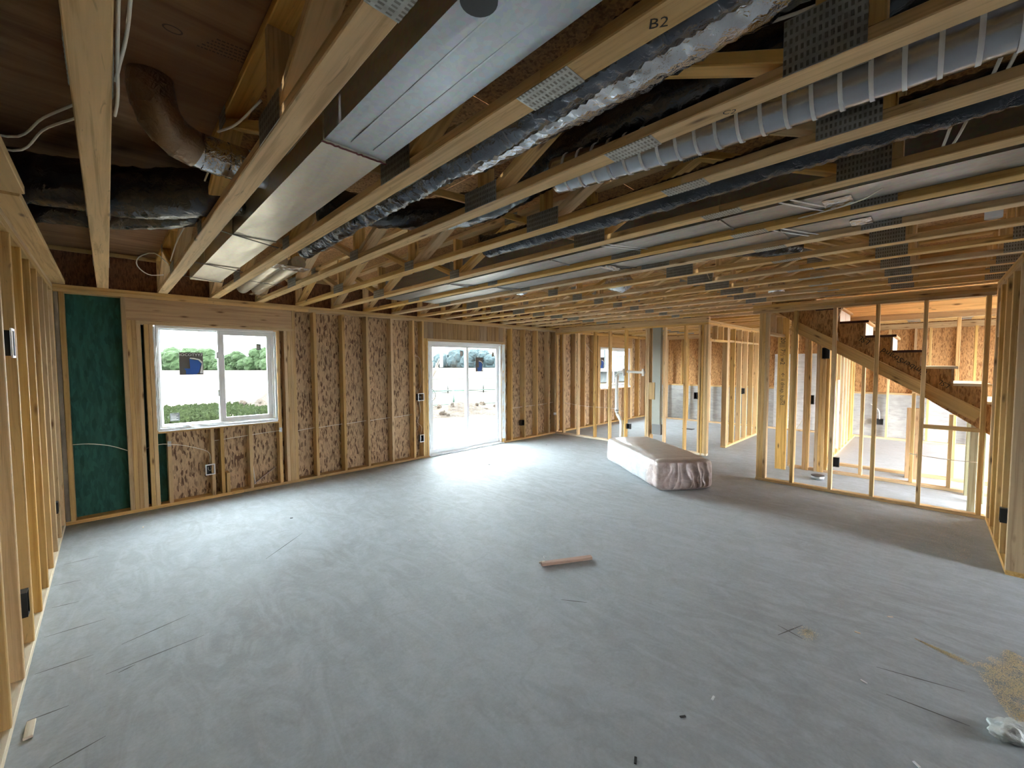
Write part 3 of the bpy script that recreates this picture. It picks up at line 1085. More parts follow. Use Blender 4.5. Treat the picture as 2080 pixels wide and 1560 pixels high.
# grade stamps printed on the plywood
def ring(name, parent, c, rx, ry, wd, mat, n=28):
    vs, fs = [], []
    for k in range(n):
        t = 2 * math.pi * k / n
        vs += [(rx * math.cos(t), ry * math.sin(t), 0), ((rx - wd) * math.cos(t), (ry - wd) * math.sin(t), 0)]
    for k in range(n):
        a, b = 2 * k, 2 * ((k + 1) % n)
        fs.append((a, a + 1, b + 1, b))
    return mesh_obj(name, vs, fs, mat, parent, c)
ring('grade_stamp', ce, (0.215, 1.975, ZS - 0.001), 0.030, 0.022, 0.006, INKB)
vs, fs = [], []
for r_ in range(5):
    xx = 0.29 + 0.012 * r_
    while xx < 0.43:
        w_ = random.uniform(0.005, 0.014)
        yy = 2.01 - 0.021 * r_ - (xx - 0.29) * 0.12
        i0 = len(vs)
        vs += [(xx, yy, 0), (xx + w_, yy, 0), (xx + w_, yy - 0.008, 0), (xx, yy - 0.008, 0)]
        fs.append((i0, i0 + 1, i0 + 2, i0 + 3))
        xx += w_ + 0.004
mesh_obj('grade_stamp_lines', [(a - 0.36, b - 1.96, c) for a, b, c in vs], fs, INKB, ce, (0.36, 1.96, ZS - 0.001))

# ================================================================== floor trusses
BN = [0.23, 1.67, 3.20, 4.74]
TN = [0.95, 2.43, 3.97, 5.50]
ORD = ['leftmost', 'second', 'third', 'fourth', 'fifth', 'sixth', 'seventh', 'eighth', 'ninth', 'tenth', 'eleventh', 'twelfth', 'thirteenth',
       'fourteenth', 'fifteenth', 'sixteenth', 'seventeenth', 'eighteenth', 'nineteenth', 'twentieth', 'twenty-first', 'twenty-second', 'twenty-third', 'twenty-fourth', 'twenty-fifth']


def plate_mesh(L, h):
    key = ('plate', round(L, 3), round(h, 3))
    if key in CACHE:
        return CACHE[key]
    vs, fs = [], []
    n = max(4, int(L / 0.026) * 2)
    for i in range(n + 1):
        x = -L / 2 + L * i / n
        z = 0.0012 + (0.0012 if i % 2 else 0.0)
        vs += [(x, -h / 2, z), (x, h / 2, z)]
    for i in range(n):
        fs.append((2 * i, 2 * i + 2, 2 * i + 3, 2 * i + 1))
    k = len(vs)
    vs += [(-L / 2, -h / 2, 0), (L / 2, -h / 2, 0), (L / 2, h / 2, 0), (-L / 2, h / 2, 0)]
    fs += [(k, k + 3, k + 2, k + 1), (k, k + 1, 2 * n, 0), (k + 3, 1, 2 * n + 1, k + 2), (k, 0, 1, k + 3), (k + 1, k + 2, 2 * n + 1, 2 * n)]
    m = bpy.data.meshes.new('gusset_plate')
    m.from_pydata(vs, [], fs)
    m.update()
    m.materials.append(PLATE)
    CACHE[key] = m
    return m


# plate frame: local x along world Y, local y along world Z, local z out of the side
R_LEFT = Matrix(((0, 0, -1), (-1, 0, 0), (0, 1, 0)))
R_RIGHT = Matrix(((0, 0, 1), (1, 0, 0), (0, 1, 0)))
R_DOWN = Matrix(((0, -1, 0), (-1, 0, 0), (0, 0, -1)))


def truss(k):
    xr = 0.041 + 0.4877 * k
    xl = xr - 0.089
    xc = (xl + xr) / 2
    short = k in (14, 15)
    y0 = 1.60 if short else YB
    y1 = DS - 0.06
    where = 'over the room' if k < 15 else 'beyond the drain pipe partition'
    t = thing('floor_truss', 'flat wooden floor truss, %s the left wall, %s' % (ORD[k] + ' from' if k else 'nearest', where), 'truss', (xc, y1, H), 'floor trusses of the ceiling')
    # the chords are spliced near the camera
    if short:
        box('bottom_chord', t, (xl, xr), (y0, y1), (H, H + T), WOODT)
    else:
        box('bottom_chord', t, (xl, xr), (0.8225, y1), (H, H + T), WOODT)
        box('bottom_chord', t, (xl, xr), (y0, 0.8215), (H, H + T), WOODT)
    box('top_chord', t, (xl, xr), (y0, y1), (ZS - T, ZS), WOODT)
    zb, zt = H + T, ZS - T
    hm = (zb + zt) / 2

    def web(a, b, za=zb, zc=zt):
        beam('web', t, (xc, a, za + 0.012), (xc, b, zc - 0.012), 0.086, T, WOODT)

    def vert(a):
        box('web', t, (xl + 0.001, xr - 0.001), (a - T / 2, a + T / 2), (zb, zt), WOODT)

    for a in BN:
        if short and a < 1.7:
            continue
        vert(a)
        for b in TN:
            if abs(b - a) < 0.9 and not (short and b < 1.7):
                web(a + math.copysign(0.06, b - a), b)
    web(y1 - 0.10, 5.50)
    vert(y1 - 0.02)
    if not short:
        vert(0.12)
        vert(-0.40)
        web(-0.46, -1.15)
        web(-1.85, -1.15)
        web(-1.85, -2.6)
    plates = [(1.667, 0.25, 2.467 + 0.050, 0.10), (3.20, 0.145, 2.467 + 0.038, 0.076), (4.735, 0.265, 2.467 + 0.045, 0.09)]
    if not short:
        plates += [(0.228, 0.185, 2.467 + 0.077, 0.154), (-0.46, 0.18, 2.467 + 0.06, 0.12)]
    else:
        plates = plates[1:]
    for (py, L, pz, h) in plates:
        obj('gusset_plate', plate_mesh(L, h), PLATE, t, (xl - 0.0005, py, pz), R_LEFT)
        if k < 6:
            obj('gusset_plate', plate_mesh(L, h), PLATE, t, (xr + 0.0005, py, pz), R_RIGHT)
    for ty in TN:
        if not (short and ty < 1.7):
            obj('gusset_plate', plate_mesh(0.145, 0.076), PLATE, t, (xl - 0.0005, ty, ZS - 0.040), R_LEFT)
    if not short:
        obj('splice_plate', plate_mesh(0.195, 0.087), PLATE, t, (xc, 0.822, H - 0.0005), R_DOWN)
    if k == 2:
        text('handwriting', 'B2', 0.045, INK, t, (0.975, 0.482, H - 0.0015), (0.55, -0.85, 0), (-0.85, -0.55, 0))
    if k == 3:
        text('handwriting', 'C2', 0.035, INK, t, (1.475, 0.482, H - 0.0015), (0.55, -0.85, 0), (-0.85, -0.55, 0))
    return t


for k in range(25):
    truss(k)

# ================================================================== ducts
def rect_duct(name, label, x0, x1, z0, z1, segs, mats, group=None):
    """straight sheet-metal duct in sections with flanges and a shallow cross-break pressed into each underside"""
    t = thing(name, label, 'duct', ((x0 + x1) / 2, segs[0], z0), group)
    for i in range(len(segs) - 1):
        a, b = segs[i], segs[i + 1]
        m = mats[i % len(mats)]
        L = b - a
        cx, cy = (x0 + x1) / 2, (a + b) / 2
        w = (x1 - x0) / 2
        dz = 0.006
        vs = [(-w, -L / 2, 0), (w, -L / 2, 0), (w, L / 2, 0), (-w, L / 2, 0), (0, 0, -dz),
              (-w, -L / 2, z1 - z0), (w, -L / 2, z1 - z0), (w, L / 2, z1 - z0), (-w, L / 2, z1 - z0)]
        fs = [(0, 4, 1), (1, 4, 2), (2, 4, 3), (3, 4, 0), (5, 6, 7, 8), (0, 1, 6, 5), (1, 2, 7, 6), (2, 3, 8, 7), (3, 0, 5, 8)]
        mesh_obj('duct_section', vs, fs, m, t, (cx, cy, z0))
        if i:
            box('flange', t, (x0 - 0.006, x1 + 0.006), (a - 0.008, a + 0.008), (z0 - 0.008, z1 + 0.004), m, 0.001)
    return t


tr1 = rect_duct('trunk_duct', 'wide galvanised sheet-metal trunk duct between the second and third trusses', 0.625, 0.872, 2.512, 2.75, [-1.6, 1.66, 3.25, 4.35, 5.25], [GALV, GALVW, GALVW, GALVW])
vs, fs = [], []
K = 26
for i in range(K + 1):
    x = 0.615 + 0.267 * i / K
    q = noise.noise(Vector((i * 0.9, 2.0, 0)))
    vs += [(x - 0.75, -0.006 + 0.010 * q, 0), (x - 0.75, 0.008 + 0.008 * q, 0), (x - 0.75, 0.001 + 0.008 * q, -0.004)]
for i in range(K):
    for a, b in ((0, 2), (2, 1), (1, 0)):
        fs.append((3 * i + a, 3 * i + b, 3 * i + 3 + b, 3 * i + 3 + a))
mesh_obj('sealant_bead', vs, fs, SEAL, tr1, (0.75, 1.655, 2.503))
for yy in (3.28, 4.38, 5.1):
    beam('hanger_strap', tr1, (0.53, yy - 0.10, 2.500), (0.92, yy + 0.08, 2.500), 0.012, 0.004, BANDM, (0, 1, 0))
# crease lines pressed in the near section
for xo in (0.705, 0.795):
    box('pressed_crease', tr1, (xo, xo + 0.006), (-1.5, 1.6), (2.5085, 2.512), GALV, 0.001)

tr2 = rect_duct('trunk_duct', 'long galvanised trunk duct above the middle of the room, nearer of two', 2.62, 2.86, 2.50, 2.72, [-2.5, -0.6, 0.9, 2.2, 3.6, 5.0], [GALVD])
tr3 = rect_duct('trunk_duct', 'long galvanised trunk duct above the middle of the room, farther of two', 3.11, 3.35, 2.50, 2.72, [-2.5, -0.8, 0.7, 2.0, 3.4, 4.9], [GALVD])
for tr, x0, x1, ys in ((tr2, 2.62, 2.86, (0.45, 1.55, 3.5)), (tr3, 3.11, 3.35, (0.6, 1.9, 3.3))):
    for yy in ys:
        for o_ in (0, 0.05):
            beam('hanger_strap', tr, (x0 - 0.06, yy + o_ + 0.08, 2.494), (x1 + 0.06, yy + o_ - 0.08, 2.494), 0.012, 0.003, VINYL if yy < 1.7 else BANDM, (0, 1, 0))
# crumpled foil tape at joints
def foil_patch(parent, x0, x1, y0, y1, z, mat, seed):
    n, m = 8, 6
    vs, fs = [], []
    for i in range(n + 1):
        for j in range(m + 1):
            x = x0 + (x1 - x0) * i / n
            y = y0 + (y1 - y0) * j / m
            q = noise.noise(Vector((x * 40 + seed, y * 40, seed)))
            vs.append((x, y, z - 0.006 - 0.010 * abs(q)))
    for i in range(n):
        for j in range(m):
            a = i * (m + 1) + j
            fs.append((a, a + 1, a + m + 2, a + m + 1))
    c = Vector(((x0 + x1) / 2, (y0 + y1) / 2, z))
    o = mesh_obj('foil_patch', [Vector(v) - c for v in vs], fs, mat, parent, c)
    o.modifiers.new('thick', 'SOLIDIFY').thickness = 0.001
    return o
foil_patch(tr2, 2.70, 2.86, 0.30, 0.42, 2.50, FOIL, 1)
foil_patch(tr3, 3.18, 3.35, 0.26, 0.36, 2.50, FOIL, 2)
foil_patch(tr3, 3.11, 3.34, 1.95, 2.05, 2.50, FOIL, 3)


def flex_duct(name, label, pts, r, mat, ribs=0.03, amp=0.05, jitter=0.12, group=None, cat='duct', seg=18, coil=None):
    base = Vector(pts[0])
    t = thing(name, label, cat, base, group)
    path = resample(catmull(pts, 12), ribs / 2)
    fn = lambda i, n: r * (1 + (amp if i % 2 else -amp))
    vs, fs = tube_data([p - base for p in path], fn, seg, jitter)
    m = bpy.data.meshes.new('sleeve')
    m.from_pydata(vs, [], fs)
    m.update()
    m.materials.append(mat)
    for p in m.polygons:
        p.use_smooth = len(p.vertices) == 4
    o = bpy.data.objects.new('sleeve', m)
    COL.objects.link(o)
    o.parent = t
    if coil:
        st, rr, cm = coil
        pp = resample(catmull(pts, 12), st)
        for i in range(1, len(pp) - 1):
            d = (pp[i + 1] - pp[i - 1]).normalized()
            vs, fs = tube_data([-d * 0.006, d * 0.006], rr, seg, 0, False)
            c = mesh_obj('coil_ring', vs, fs, cm, t, pp[i], True)
    return t


flex_duct('flex_duct', 'black-sleeved flexible duct with foil glints beside the third truss', [(1.13, 3.45, 2.55), (1.12, 2.3, 2.55), (1.13, 1.5, 2.55), (1.12, 1.0, 2.56), (1.11, 0.55, 2.58), (1.10, -0.6, 2.60)], 0.070,
          foil_mat('dark_foil_sleeve', (0.10, 0.105, 0.12), 0.18, 0.9, 26, 1.0), 0.036, 0.05, 0.18)
flex_duct('flex_duct', 'silver ribbed flexible duct curving between the third and fourth trusses', [(1.14, 1.75, 2.64), (1.24, 1.45, 2.64), (1.28, 1.0, 2.66), (1.29, 0.65, 2.67), (1.30, 0.05, 2.70), (1.30, -0.7, 2.70)], 0.105, FOIL, 0.045, 0.022, 0.10)
flex_duct('foil_duct', 'smooth silver foil duct with bright rings between the fourth and fifth trusses', [(1.66, 1.35, 2.60), (1.72, 0.9, 2.59), (1.755, 0.5, 2.58), (1.77, 0.1, 2.575), (1.78, -0.9, 2.57)], 0.085, FOILS, 0.05, 0.004, 0.03,
          coil=(0.075, 0.0875, VINYL))
flex_duct('flex_duct', 'thick black flexible duct snaking across the fourth truss bay', [(0.98, 2.75, 2.66), (1.30, 2.60, 2.66), (1.62, 2.28, 2.64), (1.74, 1.85, 2.66), (1.74, 1.3, 2.74), (1.72, 0.6, 2.76), (1.70, -0.4, 2.76)], 0.10, BLACKP, 0.05, 0.02, 0.12)
flex_duct('flex_duct', 'slim black foil duct beside the fifth truss', [(2.10, 2.4, 2.54), (2.16, 1.6, 2.545), (2.17, 0.9, 2.55), (2.15, 0.3, 2.555), (2.14, -0.8, 2.56)], 0.075, foil_mat('black_foil_sleeve', (0.035, 0.037, 0.045), 0.16, 0.5, 26, 0.9), 0.04, 0.03, 0.12)
flex_duct('flex_duct', 'upper black flexible duct crossing above the leftmost truss', [(-0.50, 3.48, 2.67), (-0.2, 3.42, 2.66), (0.15, 3.22, 2.63), (0.45, 3.02, 2.66), (0.62, 2.95, 2.70)], 0.135, BLACKP, 0.06, 0.015, 0.10)
flex_duct('flex_duct', 'lower black flexible duct crossing above the leftmost truss', [(-0.50, 4.0, 2.68), (-0.2, 3.95, 2.67), (0.15, 3.72, 2.66), (0.40, 3.42, 2.67), (0.55, 3.25, 2.70)], 0.115, BLACKP, 0.06, 0.015, 0.10)
flex_duct('flex_duct', 'black flexible duct above the two galvanised trunks', [(2.45, 2.9, 2.72), (3.0, 2.5, 2.77), (3.7, 1.9, 2.74), (4.1, 1.3, 2.72), (4.6, 0.9, 2.72)], 0.095, BLACKP, 0.05, 0.02, 0.1)
# elbow boot with foil tape between the first two trusses
eb = thing('elbow_duct', 'foil-taped elbow duct dropping from the subfloor between the first two trusses', 'duct', (0.175, 2.36, ZS))
path = [(0.175, 2.36, 2.868), (0.178, 2.36, 2.80), (0.20, 2.38, 2.73), (0.25, 2.41, 2.68), (0.34, 2.44, 2.655), (0.62, 2.46, 2.65)]
pp = resample(catmull(path, 10), 0.05)
for i in range(len(pp) - 1):
    vs, fs = tube_data([pp[i] - (pp[i + 1] - pp[i]) * 0.3, pp[i].lerp(pp[i + 1], 1.3)], 0.082 if i % 2 else 0.0795, 20, 0.05, False)
    c = pp[i]
    mesh_obj('elbow_section', [v - c for v in vs], fs, FOILB if i < len(pp) * 0.45 else (FOIL if i < len(pp) * 0.7 else GALV), eb, c, True)
# two short round pipes side by side near the window wall
rp = thing('round_duct', 'pair of short round metal ducts strapped between the third and fourth trusses', 'duct', (1.2, 4.1, 2.56))
for dx in (0.0, 0.15):
    tube('pipe', [(1.14 + dx, 4.1, 2.585), (1.17 + dx, 5.0, 2.58), (1.20 + dx, 5.85, 2.575)], 0.062, GALVW, rp, 16, 0.1)
foil_patch(rp, 1.08, 1.36, 4.0, 4.2, 2.53, FOIL, 5)
foil_patch(rp, 1.28, 1.42, 5.75, 5.95, 2.53, FOIL, 6)
beam('strap', rp, (1.0, 4.9, 2.508), (1.42, 5.0, 2.508), 0.012, 0.003, BANDM, (0, 1, 0))
# foil transition hung in the bays behind the galvanised trunks
for nm, lab, x, y, z in (('foil_boot', 'small crumpled foil boot near the window wall', 3.62, 3.55, 2.60), ('foil_boot', 'shiny foil boot over the middle of the room', 4.35, 2.6, 2.60)):
    t = thing(nm, lab, 'duct', (x, y, z))
    bm = bmesh.new()
    bmesh.ops.create_icosphere(bm, subdivisions=3, radius=0.11)
    for v in bm.verts:
        v.co *= 1 + 0.25 * noise.noise(v.co * 16)
        v.co.y *= 1.6
    me = bpy.data.meshes.new('foil')
    bm.to_mesh(me)
    bm.free()
    obj('foil', me, FOIL, t, (x, y, z))
# upright return duct in the drain-pipe partition
vd = thing('upright_duct', 'tall grey upright sheet-metal duct in the partition', 'duct', (X1 + 0.07, 3.66, 0.28))
DULLG = plain('dull_grey_sheet', (0.34, 0.34, 0.30), 0.5, 0.3)
box('duct_body', vd, (X1 + 0.01, X1 + 0.085), (3.59, 3.76), (0.45, H - 0.02), DULLG)
box('boot', vd, (X1 + 0.0, X1 + 0.10), (3.57, 3.75), (0.27, 0.47), plain('dark_grey_sheet', (0.20, 0.20, 0.20), 0.5, 0.3))
# round black cap on the near trunk duct
tube('access_cap', [(0.65, 0.765, 2.512), (0.65, 0.765, 2.495)], 0.045, BLACK, None, 24, 0.02, True)['label'] = 'round black cap on the underside of the near trunk duct'
bpy.data.objects['access_cap']['category'] = 'cap'

# ================================================================== stairs
st = thing('staircase', 'wooden staircase descending to the right behind the open studs', 'stairs', (7.1, -0.45, 0))
RISE, RUN = 0.1865, 0.250
ST = [(0.80 - RUN * i, 2.137 - RISE * i) for i in range(-2, 6)]      # riser foot: y, z of the tread below it
def stringer(x0, x1):
    top = []
    y, z = ST[0]
    pts = [(y + RUN, z + RISE)]
    for (y, z) in ST:
        pts += [(y, z + RISE), (y, z)]
    ye, ze = ST[-1]
    pts += [(ye - 0.20, ze), (ye - 0.20, ze - 0.20)]
    slope = RISE / RUN
    pts += [(ye - 0.05, ze - 0.34), (ST[0][0] + RUN, ST[0][1] + RISE - 0.30)]
    n = len(pts)
    cx = (x0 + x1) / 2
    w = (x1 - x0) / 2
    cy, cz = 0.4, 1.7
    vs = [(-w, p[0] - cy, p[1] - cz) for p in pts] + [(w, p[0] - cy, p[1] - cz) for p in pts]
    fs = [tuple(range(n)), tuple(range(2 * n - 1, n - 1, -1))]
    for i in range(n):
        j = (i + 1) % n
        fs.append((i, n + i, n + j, j))
    return mesh_obj('stringer', vs, fs, OSBW, st, (cx, cy, cz))
XS0, XS1 = 6.60, 7.58
stringer(XS0, XS0 + 0.035)
stringer((XS0 + XS1) / 2 - 0.02, (XS0 + XS1) / 2 + 0.02)
stringer(XS1 - 0.035, XS1)
for i, (y, z) in enumerate(ST):
    box('tread', st, (XS0 - 0.012, XS1), (y - RUN - 0.03, y), (z, z + 0.028), LVL if z > 1.6 else PALEW, 0.008)  # above eye level darker wood, below paler: shade and light in the colour
    box('tread_end', st, (XS0 - 0.016, XS0 - 0.012), (y - RUN - 0.03, y), (z, z + 0.028), SHADEDGE if z > 1.6 else PALEW, 0.0005)
    box('riser', st, (XS0, XS1), (y - 0.0, y + 0.018), (z + 0.028, z + RISE), WHITEP)
beam('skirt_board', st, (XS0 - 0.025, 1.30, 2.155), (XS0 - 0.025, -0.40, 1.075), 0.019, 0.135, WOODT, (1, 0, 0))
box('landing', st, (XS0, XS1), (-1.38, ST[-1][0] - 0.20), (1.02, 1.16), OSBW)
slv = Vector((0, -0.80, -0.598)).normalized()
text('lettering', 'TimberStrand', 0.088, INK, st, (XS0 - 0.0012, 0.20, 1.655), (0, 0.80, 0.598), (0, 0.598, -0.80))
text('lettering', 'LSL', 0.088, INK, st, (XS0 - 0.0012, 0.56, 1.925), (0, 0.80, 0.598), (0, 0.598, -0.80))
text('lettering', 'LSL', 0.070, INK, st, (XS0 - 0.0012, -0.13, 1.41), (0, 0.80, 0.598), (0, 0.598, -0.80))

# ================================================================== plumbing
dr = thing('drain_pipe', 'white plastic drain pipe rising from the floor through the partition', 'pipe', (X1 + 0.05, 4.44, 0))
px_ = X1 + 0.045
tube('riser_pipe', [(px_, 4.44, 0), (px_, 4.44, 0.42), (px_, 4.45, 0.47), (px_, 4.54, 0.60), (px_, 4.555, 0.65), (px_, 4.555, 1.36)], 0.038, PVC, dr, 16, 0.03, True, 0, False)
tube('elbow', [(px_, 4.555, 1.34), (px_, 4.545, 1.43), (px_, 4.50, 1.475), (px_, 4.38, 1.485)], 0.028, PVC, dr, 14, 0.02)
tube('arm_pipe', [(px_, 4.38, 1.485), (px_, 3.93, 1.470)], 0.026, PVC, dr, 14, 0.1)
for y in (4.37, 3.94):
    tube('tee_fitting', [(px_ - 0.05, y, 1.40), (px_ - 0.05, y, 1.545)], 0.026, PVC, dr, 14, 0.05)
for z in (0.10, 0.66, 1.33):
    tube('coupling', [(px_, 4.44 if z < 0.3 else 4.555, z), (px_, 4.44 if z < 0.3 else 4.555, z + 0.07)], 0.043, PVC, dr, 16, 0.03)
for x, lab in ((8.62, 'white plastic pipe standing in the stud wall behind the stairs, left'), (9.05, 'white plastic pipe standing in the stud wall behind the stairs, right')):
    o = tube('water_pipe', [(x, 1.09, 0.15), (x, 1.09, 1.35)], 0.022, PVC, None, 12, 0.2)
    tag(o, lab, 'pipe')
o = tube('vent_stub', [(3.86, -0.25, 2.86), (3.86, -0.25, 2.52)], 0.038, PVC, None, 16, 0.1)
tag(o, 'white plastic pipe stub hanging between the trusses at the right', 'pipe')
o = tube('can_light', [(5.63, 1.28, 2.58), (5.63, 1.28, 2.475)], 0.085, FOIL, None, 20, 0.03)
tag(o, 'round silver recessed light housing between the far trusses', 'light housing')
o = box('junction_box', None, (3.20, 3.30), (0.72, 0.86), (2.50, 2.56), BLACK)
tag(o, 'black junction box under the farther trunk duct', 'junction box')

# ================================================================== electrical boxes and cables
def ebox(label, c, face, w=0.075, h=0.11, d=0.07, frame=True, group='electrical boxes'):
    """plastic wall box, open to the room; face = outward axis"""
    t = thing('outlet_box', label, 'electrical box', c, group)
    f = Vector(face)
    s = Vector((0, 0, 1)).cross(f)
    R = Matrix((s, Vector((0, 0, 1)), f)).transposed()
    a, b = w / 2, h / 2
    e = 0.004
    vs = [(-a, -b, 0), (a, -b, 0), (a, b, 0), (-a, b, 0), (-a, -b, -d), (a, -b, -d), (a, b, -d), (-a, b, -d),
          (-a + e, -b + e, 0), (a - e, -b + e, 0), (a - e, b - e, 0), (-a + e, b - e, 0), (-a + e, -b + e, -d + e), (a - e, -b + e, -d + e), (a - e, b - e, -d + e), (-a + e, b - e, -d + e)]
    fs = [(0, 4, 5, 1), (1, 5, 6, 2), (2, 6, 7, 3), (3, 7, 4, 0), (4, 7, 6, 5), (8, 9, 13, 12), (9, 10, 14, 13), (10, 11, 15, 14), (11, 8, 12, 15), (12, 13, 14, 15),
          (0, 1, 9, 8), (1, 2, 10, 9), (2, 3, 11, 10), (3, 0, 8, 11)]
    o = mesh_obj('box_body', vs, fs, BLACK, t, c)
    o.rotation_euler = R.to_euler()
    if frame:
        g = 0.011
        vs, fs = [], []
        for z in (0.002, 0.008):
            vs += [(-a - g, -b - g, z), (a + g, -b - g, z), (a + g, b + g, z), (-a - g, b + g, z), (-a, -b, z), (a, -b, z), (a, b, z), (-a, b, z)]
        for i in range(4):
            j = (i + 1) % 4
            fs += [(8 + i, 8 + j, 12 + j, 12 + i), (i, 4 + i, 4 + j, j), (i, j, 8 + j, 8 + i), (4 + j, 4 + i, 12 + i, 12 + j)]
        o = mesh_obj('mud_ring', vs, fs, VINYL, t, c)
        o.rotation_euler = R.to_euler()
    for k in ((-1, 1) if frame else ()):
        o = mesh_obj('wire_end', *tube_data([Vector((k * 0.012, 0.02, -d * 0.9)), Vector((k * 0.016, 0.0, -d * 0.5)), Vector((k * 0.004, -0.02, -d * 0.3))], 0.003, 6), CABLE, t, c)
        o.rotation_euler = R.to_euler()
    return t


N = (0, -1, 0)
ebox('black outlet box with white ring under the window', (0.857, D - 0.006, 0.365), N)
ebox('black double switch box with white ring left of the patio door', (3.856, D - 0.006, 1.08), N, 0.10, 0.11)
ebox('low black outlet box with white ring left of the patio door', (3.866, D - 0.006, 0.358), N, 0.06, 0.11)
ebox('black outlet box on a stud right of the patio door', (6.40, D - 0.006, 0.365), N, 0.10, 0.11, frame=False)
ebox('grey switch box high on the left wall studs', (XL + 0.012, 3.35, 1.765), (1, 0, 0), 0.07, 0.13, 0.09)
ebox('black outlet box low on the left wall studs', (XL + 0.02, 2.93 + 0.37, 0.40), (1, 0, 0), 0.07, 0.13, 0.12, frame=False)
ebox('small outlet box near the corner of the left wall', (XL + 0.01, 5.35, 0.40), (1, 0, 0), 0.06, 0.10, 0.06, frame=False)
ebox('black outlet box low on the drain pipe partition', (X1 - 0.01, 4.25, 0.37), (-1, 0, 0), 0.08, 0.11, 0.05, frame=False)
ebox('black switch box on the end of the drain pipe partition', (X1 - 0.01, 2.92, 1.065), (-1, 0, 0), 0.06, 0.12, 0.05, frame=False)
ebox('black switch box on the hall wall', (9.54, 2.71, 1.06), N, 0.10, 0.12, 0.05, frame=False)
ebox('black box high on the posts behind the stair partition', (7.545, 1.065, 1.79), (-1, 0, 0), 0.09, 0.16, 0.05, frame=False)
ebox('black outlet box on a post seen through the stair partition', (7.70, 1.27, 1.08), (-1, 0, 0), 0.11, 0.14, 0.06, frame=False)
ebox('black box near the floor behind the stair partition', (7.612, 0.935, 0.18), (-1, 0, 0), 0.12, 0.14, 0.06, frame=False)
ebox('black outlet box on the far foundation wall', (X3 - 0.16, 0.70, 0.37), (-1, 0, 0), 0.12, 0.13, 0.05, frame=False)
ebox('black outlet box low on the right wall studs', (5.30, YR + 0.008, 0.37), (0, 1, 0), 0.06, 0.12, 0.05, frame=False)


def cable(label, pts, r=0.0045, group='white electrical cables', mat=None):
    o = tube('cable', pts, r, mat or CABLE, None, 6, 0.04)
    tag(o, label, 'cable', group)
    return o


cable('white cable sagging across the green sheathing', [(-0.29, D + 0.07, 0.825), (-0.15, D + 0.05, 0.815), (0.0, D + 0.055, 0.77), (0.128, D + 0.06, 0.70)])
cable('white cable from the window jack studs to the outlet under the window', [(0.28, D + 0.06, 0.70), (0.39, D + 0.03, 0.735), (0.48, D - 0.004, 0.73), (0.62, D + 0.03, 0.69), (0.80, D + 0.05, 0.61), (0.865, D + 0.05, 0.55), (0.86, D + 0.04, 0.43)])
cable('white cable stapled across the cripple studs under the window', [(0.90, D + 0.08, 0.70), (1.15, D + 0.05, 0.72), (1.40, D + 0.05, 0.735), (1.65, D - 0.004, 0.755)])
for i, (a, b) in enumerate(((1.87, 2.11), (2.15, 2.51), (2.56, 2.89), (2.93, 3.30), (3.345, 3.71))):
    cable('white cable run level in the %s stud bay right of the window' % ('first', 'second', 'third', 'fourth', 'fifth')[i],
          [(a, D + 0.06, 0.715 + 0.012 * i), ((a + b) / 2, D + 0.05, 0.728 + 0.012 * i), (b, D + 0.06, 0.735 + 0.012 * i)])
cable('white cable looping into the switch box left of the patio door', [(3.75, D + 0.04, 1.80), (3.86, D + 0.03, 1.75), (3.90, D + 0.04, 1.5), (3.88, D + 0.05, 1.25), (3.80, D + 0.05, 1.17)])
cable('white cable dropping to the low outlet left of the patio door', [(3.85, D + 0.04, 1.02), (3.87, D + 0.05, 0.8), (3.80, D + 0.04, 0.65), (3.89, D + 0.04, 0.55), (3.87, D + 0.05, 0.42)])
cable('white cable run level right of the patio door', [(6.10, D + 0.06, 0.70), (6.6, D + 0.07, 0.71), (7.1, D + 0.06, 0.715), (7.5, D + 0.06, 0.74)])
cable('white cable strung through the drain pipe partition', [(X1 + 0.045, 5.95, 0.74), (X1 + 0.045, 5.3, 0.70), (X1 + 0.045, 4.7, 0.705), (X1 + 0.045, 4.36, 0.66)])
cable('white cable slanting down in the far corner studs', [(8.75, D + 0.05, 2.2), (9.0, D + 0.04, 2.0), (9.28, D + 0.05, 1.85)])
for i, zz in enumerate((2.56, 2.535)):
    cable('%s of two white cables draped over the left wall' % ('upper', 'lower')[i], [(-0.45, 2.62 + i * 0.06, zz + 0.02), (-0.24, 2.60 + i * 0.08, zz), (-0.14, 2.40 + i * 0.04, zz + 0.03), (-0.04, 2.22 + i * 0.06, zz + 0.05)])
cable('white cable running along the side of the leftmost truss', [(0.052, 0.4, 2.56), (0.052, 1.50, 2.53), (0.056, 1.85, 2.51), (0.05, 1.98, 2.50)])
cable('second white cable running along the side of the leftmost truss', [(0.062, 0.4, 2.60), (0.075, 1.40, 2.56), (0.056, 1.70, 2.52), (0.05, 1.80, 2.53)])
cable('white cable crossing from the second truss to its web', [(0.43, 1.72, 2.60), (0.40, 1.95, 2.60), (0.42, 1.50, 2.55), (0.43, 1.30, 2.53)][:2] + [(0.38, 2.2, 2.66)])
cable('white cable hanging along the second truss near the black ducts', [(0.43, 2.75, 2.70), (0.42, 3.3, 2.62), (0.40, 3.9, 2.56), (0.42, 4.6, 2.54)])
cable('loop of white cable hanging by the second truss near the window wall', [(0.42, 4.75, 2.54), (0.33, 4.75, 2.62), (0.23, 4.8, 2.58), (0.22, 4.9, 2.52), (0.30, 5.0, 2.47), (0.41, 5.1, 2.50)])
cable('white cable clipped across the third and fourth trusses', [(1.20, 0.60, 2.60), (1.30, 0.46, 2.60), (1.38, 0.36, 2.62), (1.44, 0.20, 2.64), (1.45, 0.02, 2.70)], 0.005)
